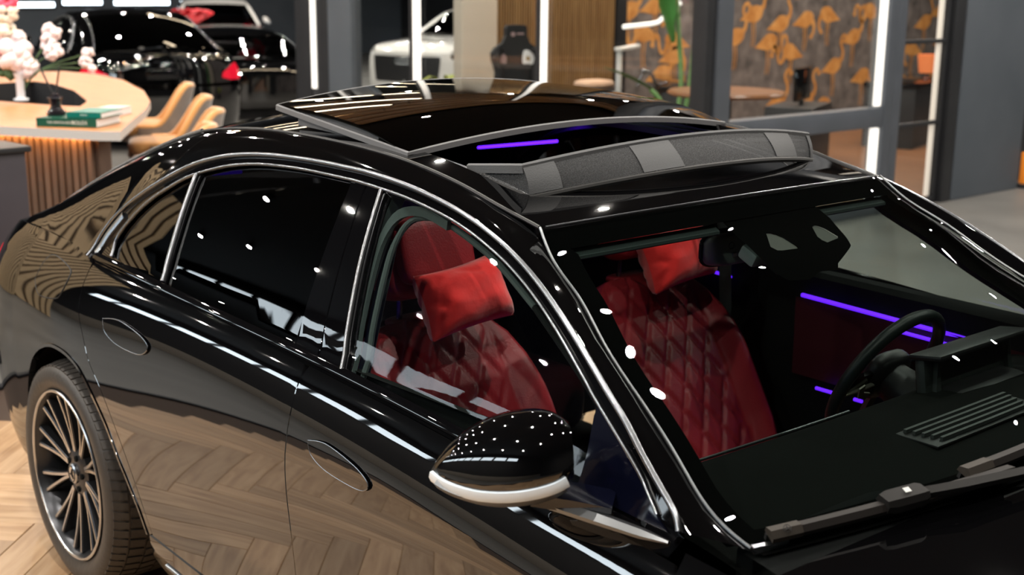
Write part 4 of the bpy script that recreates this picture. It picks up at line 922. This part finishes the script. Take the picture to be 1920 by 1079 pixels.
# ================================================================== counter with slatted front
DK = thing('reception_counter', 'long oval oak counter with slatted front and ring-shaped top', 'counter', (0, 0, 0))
outer = [(-4.13, .28), (-3.52, .65), (-3.44, .74), (-3.55, .80), (-4.01, 1.07), (-4.61, 1.43), (-5.15, 1.71), (-6.04, 2.06), (-7.19, 2.39), (-8.01, 2.48), (-8.55, 2.38), (-8.65, 2.05), (-8.2, 1.35), (-7.4, .5), (-6.2, -.4), (-5.3, -.43)]
innr = [(-5.05, 1.14), (-5.41, 1.34), (-6.34, 1.61), (-7.12, 1.73), (-7.5, 1.69), (-7.35, 1.25), (-6.6, .55), (-5.76, .83), (-5.3, 1.0)]
for nm, z, th, mt in (('counter_top', 1.0, .055, M_DESK),):
    pn = panel(outer, lambda x, y: np.array([x, y, z]), .12, flange=0, holes=[innr]); obj(nm, pn[0], mt, DK, flat=True)
M_EDGE = mat('pale_edge_band', (.62, .58, .55), .5)
def wall_loop(P, z0, z1): 
    P = [np.array(p) for p in P]; return loft([[(*p, z0) for p in P], [(*p, z1) for p in P]], cu=True)
obj('edge_band', wall_loop(outer, .945, 1.0), M_EDGE, DK, flat=True); obj('inner_edge', wall_loop(innr, .80, 1.0), M_FRAMEDK, DK, flat=True)
base = [(-4.17, .40), (-3.68, .70), (-3.74, .80), (-4.15, .86), (-4.80, 1.08), (-5.35, 1.30), (-6.2, 1.62), (-7.25, 1.95), (-8.0, 2.07), (-8.4, 2.1), (-8.5, 2.05), (-8.05, 1.4), (-7.3, .6), (-6.2, -.25), (-5.3, -.30)]
obj('counter_base', wall_loop(base, 0, .945), mat('brown_base', (.09, .055, .04), .6, noise=(6, (.13, .08, .055), (8, 8, 1))), DK, flat=True)
a, b = np.array([-5.3, -.30]), np.array([-3.69, .69]); d = (b-a)/np.linalg.norm(b-a); n = np.array([d[1], -d[0]]); n = n if n[0] > 0 else -n
SM = None
for k in range(36):
    p = a+(b-a)*((k+.4)/36)+n*.02
    if SM is None: o = obj('slat', box((0, 0, .46), (.039, .030, .92), .004, 1), M_DSLAT, DK, flat=True); SM = o.data
    else: o = add(bpy.data.objects.new('slat', SM), DK)
    o.location = (p[0], p[1], .01); o.rotation_euler = (0, 0, math.atan2(d[1], d[0]))
P = [np.array([*(a+d*t+n*.062), .962]) for t in np.linspace(.05, 1.86, 8)]
obj('under_light', sweep(P, [(-.012, -.005), (-.012, .005), (.012, .005), (.012, -.005)], (0, 0, 1)), mat('warm_led', (1, .7, .3), .5, emit=45, ecol=(1, .5, .15)), DK)
P = [np.array([p[0]+.045*.5, p[1]-.045*.8, .935]) for p in [np.array(q) for q in ((-3.66, .84), (-4.05, 1.04))]]
# --- chairs at the counter
M_VEL = mat('tan_velvet', (.52, .24, .07), .8, sheen=.6, noise=(6, (.62, .31, .10)))
M_VELG = mat('taupe_velvet', (.20, .155, .13), .85, sheen=.5, noise=(5, (.32, .24, .19)))
CH = thing('counter_chair', 'tan velvet shell chair at the oak counter, second from the black saloon boot', 'chair', (0, 0, 0), 0, 'tan velvet chairs at the oak counter')
obj('seat', rounded((.03, 0, .63), (.26, .25, .075), .5, 32, 14), M_VEL, CH, ang=0)
def shell(r0, up, dn):
    rows = []
    for i in range(33):
        ph = -1.95+3.9*i/32; h = .67+.40*up*(1-sst(.45, 1.45, abs(ph)))
        cx, cy = -math.cos(ph), math.sin(ph)
        rows.append([(cx*(r0*.98+.10*t*max(0, math.cos(ph)))+.02-.02*t, cy*(r0+.01*t), dn+(h-dn)*t) for t in np.linspace(0, 1, 8)])
    return rows
A, B_ = shell(.255, 1, .60), shell(.310, .985, .50)
obj('shell_inside', loft(A), M_VEL, CH, ang=0); obj('shell_outside', loft(B_), M_VELG, CH, ang=0)
rim = [(np.array(x[-1])+np.array(y[-1]))/2 for x, y in zip(A, B_)]
obj('shell_rim', tube(rim, .030, 8), M_VEL, CH); obj('seat_underside', lathe([(0, .50), (.26, .50), (.30, .54), (.28, .60)], 24), M_VELG, CH)
for x, y in ((.18, .18), (.18, -.18), (-.18, .18), (-.18, -.18)): obj('leg', tube([np.array([x, y, .52]), np.array([x*1.2, y*1.2, 0])], .013, 8), M_FRAMEDK, CH)
obj('foot_ring', tube([np.array([.2*math.cos(t), .2*math.sin(t), .24]) for t in np.linspace(0, 2*PI, 24, endpoint=False)], .008, 6, closed=True), M_FRAMEDK, CH)
for k, (x, y, rz, lab) in enumerate(((-5.0, 1.78, -2.0, 'tan velvet shell chair at the oak counter, second nearest to the black car'), (-6.05, 2.22, -2.0, 'tan velvet shell chair at the oak counter, third nearest to the black car'), (-4.13, 1.27, -2.0, 'tan velvet shell chair nearest the black car, mostly hidden by its roof'), (-7.3, 2.68, -2.0, 'tan velvet chair at the far end of the oak counter, only its back showing'))):
    o = CH if k == 0 else copy_tree(CH); o.location = (x, y, 0); o.rotation_euler = (0, 0, rz); o.scale = (1, 1, .87); o['label'] = lab
# --- dark cabinet by the tail of the car
CB = thing('cabinet', 'dark graphite cabinet standing behind the black car tail', 'cabinet', (-2.95, -.63, 0), .12)
obj('body', box((0, 0, .52), (.80, .95, 1.04), .008), mat('plum_graphite', (.05, .045, .055), .35, noise=(2, (.062, .055, .064))), CB); obj('top', box((0, 0, 1.05), (.84, 1.0, .03), .006), M_FRAMEDK, CB); obj('plinth', box((.0, 0, .03), (.82, .97, .06), .003), M_FRAMEDK, CB)
# --- bouquet
BQ = thing('flower_bouquet', 'white and pink flower bouquet in a clear vase on the oak counter', 'bouquet', (-5.75, .98, 1.0))
obj('vase', lathe([(.0, .0), (.055, .0), (.055, .012), (.030, .02), (.030, .16), (.045, .20), (.043, .20), (.026, .16), (.026, .022), (0, .02)], 20), mat('vase_glass', (.75, .78, .85), .08, ior=1.45), BQ)
FC = {'w': mat('white_petal', (.85, .83, .85), .7, noise=(9, (.9, .78, .84))), 'p': mat('pink_petal', (.85, .45, .58), .7, noise=(9, (.9, .7, .78))), 'y': mat('cream_petal', (.82, .72, .55), .7, noise=(12, (.85, .8, .74))), 'r': mat('red_petal', (.75, .04, .10), .7, noise=(12, (.8, .15, .25))), 'v': mat('violet_petal', (.22, .10, .6), .7), 'g': mat('leaf_green', (.06, .12, .05), .6)}
def bloom(r, sd):
    rng = random.Random(sd); P = []
    for k in range(26):
        v = Vector((rng.gauss(0, 1), rng.gauss(0, 1), rng.gauss(0, 1))).normalized()*r*.62
        P.append(rounded((v.x, v.y, v.z), (r*.42, r*.36, r*.30), 1, 7, 5, Mx=Matrix.Rotation(rng.uniform(0, 3), 4, 'X') @ Matrix.Rotation(rng.uniform(0, 3), 4, 'Z')))
    return J(*P)
FH = [(-5.83, .99, 1.32, .17, 'w'), (-5.89, .93, 1.35, .12, 'p'), (-5.76, 1.04, 1.24, .11, 'w'), (-5.69, 1.22, 1.49, .085, 'w'), (-5.69, 1.19, 1.42, .08, 'w'), (-5.66, 1.21, 1.35, .085, 'w'), (-5.49, 1.40, 1.34, .055, 'w'), (-5.49, 1.38, 1.28, .06, 'w'), (-5.45, 1.41, 1.23, .04, 'w'), (-5.92, .99, 1.62, .10, 'y'), (-5.91, .96, 1.49, .10, 'y'), (-5.94, 1.0, 1.69, .09, 'r'), (-5.97, .96, 1.67, .08, 'r'), (-5.91, .93, 1.41, .05, 'v'), (-5.84, 1.03, 1.45, .065, 'w'), (-5.83, .94, 1.18, .05, 'g'), (-5.87, .91, 1.22, .07, 'g')]
for k, (x, y, z, r, c) in enumerate(FH):
    h = obj('flower_head' if c != 'g' else 'leaf_tuft', bloom(r*.9, k), FC[c], BQ, flat=False, ang=0); h.location = (x+5.75, y-.98, z-1.0)
    obj('stem', tube(smooth([np.array([0, 0, .03]), np.array([(x+5.75)*.3, (y-.98)*.3, .22]), np.array([x+5.75, y-.98, z-1.0])], 4), .0045, 5), FC['g'], BQ)
# --- books and reed diffuser
def book(name, loc, rz, s, cov, lab, title=None):
    t = thing(name, lab, 'book', loc, rz, 'books on the oak counter')
    w_, d_, h_ = s
    obj('cover', J(box((0, 0, .0015), (w_, d_, .003)), box((0, 0, h_-.0015), (w_, d_, .003)), box((0, -d_/2+.0015, h_/2), (w_, .003, h_))), cov, t, flat=True); obj('pages', box((0, .004, h_/2), (w_-.006, d_-.012, h_-.006)), mat('paper', (.85, .84, .83), .8) if 'paper' not in MATS else MATS['paper'], t, flat=True)
    if title: 
        for s_, x, sz in title: text('spine_title', s_, sz, mat('white_print', (.75, .8, .76), .6) if 'white_print' not in MATS else MATS['white_print'], t, T(x, -d_/2-.0008, h_/2) @ R(PI/2, 'X'))
    return t
dgreen = mat('dark_green_cover', (.004, .075, .045), .4, noise=(8, (.006, .09, .055))); teal = mat('teal_cover', (.0, .16, .12), .4, noise=(8, (.0, .18, .14)))
rzb = math.atan2(.27, .30)
book('large_book', (-3.96, .70, 1.001), rzb, (.385, .33, .052), dgreen, 'large dark green book lying at the bottom of the counter stack', [('THE WATCH BOOK', -.035, .020), ('ROLEX', .085, .032)])
book('small_book', (-3.90, .78, 1.054), rzb, (.22, .30, .034), teal, 'smaller teal green book lying on top of the dark green one', [('ROLEX', .0, .014)])
book('white_book', (-4.38, 1.08, 1.001), rzb, (.16, .30, .048), mat('white_cover', (.6, .58, .58), .5), 'pale book lying alone near the rounded end of the counter')
DF_ = thing('reed_diffuser', 'black reed diffuser bottle with two dark sticks standing on the books', 'diffuser', (-4.06, .60, 1.054))
obj('bottle', lathe([(0, 0), (.055, 0), (.058, .02), (.035, .045), (.030, .055), (.034, .07), (.034, .10), (.052, .105), (.05, .112), (.022, .115), (.02, .13), (0, .13)], 16), mat('black_glass', (.012, .008, .012), .12), DF_)
for x, y in ((-.06, -.06), (.03, .03)): obj('reed', tube([np.array([0, 0, .10]), np.array([x, y, .30])], .0055, 6), M_FRAMEDK, DF_)
# ================================================================== office contents
def fn_prism(poly, x0, x1): return prism(poly, x0, x1, lambda a, b, d: (d, a, b))
RS_ = thing('racing_seat', 'black bucket racing seat with white patches before the slatted wall', 'seat', (-5.9, 5.88, .60), -.45); RS_.scale = (.85, .85, .85)
half = [(.0, .0), (.26, 0), (.30, .12), (.25, .35), (.235, .48), (.28, .62), (.29, .70), (.25, .76), (.16, .82), (.125, .90), (.125, .985), (.105, 1.02), (0, 1.025)]
ol = half+[(-x, z) for x, z in half[-2:0:-1]]
obj('shell', fn_prism(ol, -.10, .02), mat('black_fabric', (.008, .008, .009), .7), RS_, flat=True)
for s in (-1, 1): obj('bolster', tube([np.array([.05, s*x, z]) for x, z in ((.25, .05), (.22, .3), (.21, .48), (.25, .64), (.2, .76))], .045, 8), MATS['black_fabric'], RS_)
obj('seat_pad', rounded((.10, 0, .12), (.20, .20, .10), .5), MATS['black_fabric'], RS_)
M_WP = mat('white_patch', (.75, .76, .76), .6)
pt = [tuple(p) for p in smooth([np.array(p) for p in ((.07, .60), (.08, .72), (.13, .74), (.20, .69), (.215, .60), (.17, .575), (.14, .585), (.10, .58))], 3, closed=True)]
obj('shoulder_patch', fn_prism(pt, .020, .026), M_WP, RS_, flat=True); obj('belt_slot', fn_prism([(.115, .625), (.115, .675), (.16, .655), (.16, .62)], .024, .030), mat('olive_slot', (.22, .15, .03), .7), RS_, flat=True)
obj('shoulder_patch', fn_prism([(-.19, .59), (-.20, .68), (-.15, .70), (-.12, .66), (-.125, .585)], .020, .026), mat('pink_grey_patch', (.32, .22, .22), .6), RS_, flat=True)
obj('round_badge', fn_prism(ell(-.045, .92, .026, .026, 0), .020, .026), MATS['pink_grey_patch'], RS_, flat=True)
obj('word_mark', J(fn_prism([(.0, .915), (.085, .915), (.085, .935), (.0, .935)], .020, .026)), MATS['pink_grey_patch'], RS_, flat=True)
obj('stand', box((0, 0, -.35), (.4, .45, .70), .02), M_FRAMEDK, RS_)
PL = thing('tall_plant', 'tall green plant with paddle leaves and bare stems by the office corner', 'plant', (-4.86, 7.06, 0))
M_LEAF = mat('plant_green', (.035, .17, .025), .45, noise=(5, (.07, .26, .05))); M_STEM = mat('stem_green', (.16, .36, .12), .5, noise=(6, (.24, .44, .18)))
obj('pot', lathe([(0, 0), (.18, 0), (.22, .45), (.20, .45), (.19, .40), (0, .40)], 24), M_FRAMEDK, PL)
def leaf_on(P, w):
    rows = []
    for i, (p, t_, s_, u_) in enumerate(frames(P, (0, 0, 1))):
        f = i/(len(P)-1); ww = w*math.sin(PI*min(1, .08+.92*f))**.6; rows.append([p+s_*(ww*q)+u_*(.25*ww*q*q) for q in (-1, -.5, 0, .5, 1)])
    return loft(rows)
for pts, lf in ((((.0, 0, .4), (.06, .02, .9), (.04, -.02, 1.4), (.0, -.06, 2.0)), ((.0, -.06, 1.45), (-.04, -.10, 1.8), (-.10, -.16, 2.5))), (((.03, .05, .4), (.10, .10, .9), (.14, .12, 1.6), (.16, .14, 2.2)), ((.16, .14, 2.0), (.2, .2, 2.4), (.3, .3, 2.9))), (((-.05, -.05, .4), (-.06, -.12, .72), (-.12, -.22, .86)), ((-.12, -.22, .86), (-.22, -.42, .97), (-.34, -.66, 1.08)))):
    obj('stem', tube(smooth([np.array(p) for p in pts], 6), .022, 8), M_STEM, PL); obj('leaf', leaf_on(smooth([np.array(p) for p in lf], 8), .10), M_LEAF, PL)
obj('leaf', leaf_on(smooth([np.array(p) for p in ((.02, -.10, 1.32), (-.02, -.16, 1.55), (-.03, -.2, 1.95))], 8), .17), M_LEAF, PL)
BT = thing('reflection_frame', 'thin white high frame standing in for a reflection beside the tall plant', 'table', (-5.75, 7.25, 0), .55)  # white bars modelled for a reflection, not a real table
obj('table_top', box((.0, .1, 1.22), (.08, .85, .035), .006), M_WP, BT); obj('leg', box((0, -.27, .615), (.05, .05, 1.22), .004), M_STRIP if False else M_WP, BT); obj('foot', box((0, -.1, .01), (.3, .5, .02), .004), M_WP, BT)
SO = thing('dark_counter', 'low black counter behind the saloon car roof inside the office', 'counter', (-5.7, 8.0, 0), .8)
obj('body', box((.1, .25, .40), (.6, 1.9, .80), .02), M_FRAMEDK, SO); obj('top', box((.1, .25, .82), (.66, 1.96, .04), .008), M_SCREEN, SO)
LP = thing('loop_lamp', 'bent white tube lamp hanging inside the office', 'lamp', (-5.45, 7.41, 1.55))
obj('tube', tube([np.array(p) for p in ((.0, -.50, -.10), (.0, -.10, -.075), (.0, .0, -.06), (.10, .22, .14))], .022, 10), M_STRIP, LP); obj('cord', tube([np.array([0, 0, -.05]), np.array([0, 0, HC-1.55])], .004, 5), M_FRAMEDK, LP)
CT = thing('chrome_stand', 'thin bent chrome tube stand on the black counter', 'stand', (-5.5, 7.35, .842))
obj('tube', tube(smooth([np.array(p) for p in ((-.05, -.12, .0), (-.02, -.06, .14), (.02, .0, .13), (.05, .06, .02), (.06, .20, .03))], 4), .014, 8), M_CHROME, CT); obj('knob', rounded((-.02, -.06, .15), (.035, .035, .035), 1), M_CHROME, CT)
BC = thing('beige_cushion', 'beige cushion lying on the bench by the slatted wall', 'cushion', (-5.9, 6.95, .80))
obj('cover', rounded((0, 0, .05), (.14, .22, .05), .6), mat('beige_cloth', (.62, .42, .30), .85), BC); obj('piping', tube([np.array([.14*math.copysign(abs(math.cos(a))**.6, math.cos(a)), .22*math.copysign(abs(math.sin(a))**.6, math.sin(a)), .05]) for a in np.linspace(0, 2*PI, 24, endpoint=False)], .006, 6, closed=True), MATS['beige_cloth'], BC)
BE = thing('black_bench', 'black bench under the beige cushion by the slatted wall', 'bench', (-5.9, 6.9, 0), .6)
obj('bench_top', box((0, 0, .77), (.45, 1.3, .06), .01), M_FRAMEDK, BE)
for x, y in ((.18, .6), (.18, -.6), (-.18, .6), (-.18, -.6)): obj('leg', box((x, y, .37), (.05, .05, .74), .003), M_FRAMEDK, BE)
RT = thing('round_table', 'round brown table inside the office behind the window sill', 'table', (-3.6, 6.35, 0))
obj('table_top', lathe([(0, .93), (.50, .93), (.52, .95), (.50, .97), (0, .97)], 36), mat('brown_table', (.22, .09, .035), .3, noise=(4, (.28, .12, .05), (1, 9, 1))), RT); obj('column', lathe([(.30, 0), (.30, .03), (.05, .05), (.05, .93)], 20), M_FRAMEDK, RT)
BX = thing('black_monitor', 'black monitor standing in front of the bird wallpaper', 'monitor', (-4.6, 8.75, 0), .4)
obj('screen', box((0, 0, .86), (.05, .55, .34), .006), M_SCREEN, BX); obj('neck', box((0, 0, .68), (.04, .06, .10), .004), M_FRAMEDK, BX); obj('stand_cabinet', box((-.05, .1, .32), (.5, .9, .63), .01), M_FRAMEDK, BX)
BL_ = thing('black_sideboard', 'black sideboard seen through the office door', 'cabinet', (-5.2, 11.9, 0), .3)
obj('body', box((0, 0, .36), (.6, 2.4, .72), .01), M_FRAMEDK, BL_); obj('top', box((0, 0, .74), (.64, 2.44, .04), .006), M_SCREEN, BL_)
OL = thing('orange_lamp', 'small glowing orange table lamp seen through the office door', 'lamp', (-5.0, 11.75, .76))
obj('shade', lathe([(.10, .08), (.13, .30), (.12, .30), (.09, .08)], 20), mat('orange_shade', (.7, .22, .08), .6, emit=.35, ecol=(1, .25, .08)), OL); obj('foot', lathe([(0, 0), (.07, 0), (.07, .01), (.015, .03), (.015, .12)], 16), M_CHROME, OL)
FE = thing('potted_fern', 'yellow green fern in a dark pot in front of the white car', 'plant', (-7.6, 6.3, 0))
obj('pot', lathe([(0, 0), (.14, 0), (.17, .40), (.15, .40), (0, .36)], 20), M_FRAMEDK, FE)
M_FERN = mat('fern_green', (.28, .33, .03), .6, noise=(8, (.42, .45, .06)))
for k in range(14):
    a = k*2*PI/14; h = random.uniform(.35, .6)
    obj('frond', leaf_on(smooth([np.array([0, 0, .38]), np.array([.12*math.cos(a), .12*math.sin(a), .38+h*.8]), np.array([.30*math.cos(a), .30*math.sin(a), .38+h*.75])], 5), .045), M_FERN, FE)
OB = thing('orange_post', 'orange marker post beside the grey wall block', 'post', (-2.3, 9.24, 0)); obj('post', box((0, 0, .19), (.06, .10, .30), .01), mat('orange_plastic_glow', (.75, .22, .02), .5, emit=.25), OB); obj('foot', box((0, 0, .02), (.12, .16, .04), .006), M_FRAMEDK, OB)  # post is no lamp; a slight glow is put into its colour
# ================================================================== other cars: the same saloon shape, closed roof, lacquered differently
BASE = ['rear_door', 'front_door', 'rear_wing', 'front_wing', 'side_sill', 'rear_bumper', 'front_bumper', 'headlamp', 'tail_lamp', 'boot_end', 'rear_number_plate', 'boot_lid', 'roof_pillar', 'window_surround', 'quarter_glass', 'rear_door_glass', 'drip_moulding', 'window_moulding', 'bonnet', 'cowl_panel', 'rear_window', 'rear_window_moulding', 'door_mirror', 'wheel_arch_lip', 'wheel_arch_liner', 'floor_pan', 'mirror_sail', 'pillar_cover']
pn = panel(roofp, ROOF, .08, flange=.01); roof_closed = obj('roof_skin', pn[0], M_PAINT, None, N=pn[1])
M_DKGL = glass('dark_car_glass', (.05, .05, .055), 1.6)
pw = panel(wsp, WS, .09, flange=0, flip=True)
fg = panel(frontw, SIDE, .06, flange=0, off=-.010)
wmesh = obj('wheel', J(ring([(.24, -.115), (.275, -.128), (.325, -.139), (.352, -.112), (.358, 0), (.352, .112), (.30, .139), (.24, .115)], 40), *[xf(box((.16, -.11, 0), (.2, .02, .03)), Matrix.Rotation(k*PI/5, 4, 'Y')) for k in range(10)]), M_TIRE, None)
def clone_car(name, label, loc, rz, paint, group=None, grille=None):
    root = thing(name, label, 'car', loc, rz, group)
    def rep(o):
        for s in o.material_slots:
            if s.material in (M_PAINT, M_PIANO, M_NAVY) and (s.material is M_PAINT) and paint is not M_PAINT:
                s.link = 'OBJECT'; s.material = paint
        for c in o.children: rep(c)
    for ch in list(CAR.children):
        if ch.name.split('.')[0] in BASE: rep(copy_tree(ch, root))
    c = roof_closed.copy(); COL.objects.link(c); c.parent = root; rep(c)
    obj('windscreen', pw[0], M_DKGL, root, N=pw[1]); mobj('front_door_glass', fg, M_DKGL, root)
    for x in (0, 3.106):
        for s in (-1, 1):
            c = wmesh.copy(); COL.objects.link(c); c.parent = root; c.location = (x, .838*s, .36); c.rotation_euler = (0, 0, 0 if s < 0 else PI)
    if grille:
        gp = [(4.20, .34), (4.65, .34), (4.65, .74), (4.13, .74)]
        mobj('grille', panel(gp, SIDEF, .05, off=.006, flange=.01), M_PLAST, root)
        for k in range(4): obj('badge_ring', xf(ring([(.040, -.004), (.046, -.008), (.052, -.004)], 28), T(3.985, -.105+.07*k, .66) @ R(PI/2)), M_CHROME, root)
    return root
def bow(loc, rz, lab):
    t = thing('gift_bow', lab, 'bow', loc, rz); m_ = MATS.get('red_satin_glow') or mat('red_satin_glow', (.75, .005, .02), .45, sheen=.5, emit=.05)  # faint glow added to the ribbon colour, the bow gives no light itself
    for k in range(9):
        a = 2*PI*k/9; P = [np.array([.05*math.cos(a), .05*math.sin(a), .05]), np.array([.26*math.cos(a-.2), .26*math.sin(a-.2), .16]), np.array([.34*math.cos(a), .34*math.sin(a), .26]), np.array([.22*math.cos(a+.2), .22*math.sin(a+.2), .30]), np.array([.04*math.cos(a), .04*math.sin(a), .16])]
        obj('loop', sweep(smooth(P, 5), [(-.09, -.004), (-.09, .004), (.09, .004), (.09, -.004)], (math.sin(a)*.2, .1, 1)), m_, t)
    obj('knot', rounded((0, 0, .18), (.10, .10, .09), .8), m_, t)
    return t
M_WHITE = mat('white_paint', (.72, .70, .67), .12, ior=1.5, coat=1)
def place(cx, cy, rz, ref): # put the car so that its local point ref lands on (cx, cy)
    c, s = math.cos(rz), math.sin(rz); return (cx-(c*ref[0]-s*ref[1]), cy-(s*ref[0]+c*ref[1]), 0)
r1 = math.radians(169)
clone_car('black_saloon', 'black saloon seen from behind with a red tail lamp beyond the oak counter', place(-9.45, 3.90, r1, (-1.15, 0)), r1, M_PAINT, 'other cars in the showroom')
r2 = math.radians(-25)
clone_car('white_saloon', 'white car with a red bow on its bonnet behind the black saloon', place(-18.3, 9.15, r2, (3.97, 0)), r2, M_WHITE, 'other cars in the showroom')
bow((-19.6, 9.2, 1.0), .4, 'large red gift bow lying on the white car bonnet')
r3 = math.radians(-15)
clone_car('dark_coupe', 'glossy black car standing between the white car and the grey pillar', place(-11.7, 6.55, r3, (3.97, 0)), r3, M_PAINT, 'other cars in the showroom').scale = (1, 1, .76)
r4 = math.radians(-71)
clone_car('white_car', 'white car with four chrome rings on its dark grille behind the glass flank', place(-12.7, 9.35, r4, (3.97, 0)), r4, M_WHITE, 'other cars in the showroom', grille=True)
for o in (roof_closed, wmesh): bpy.data.objects.remove(o)
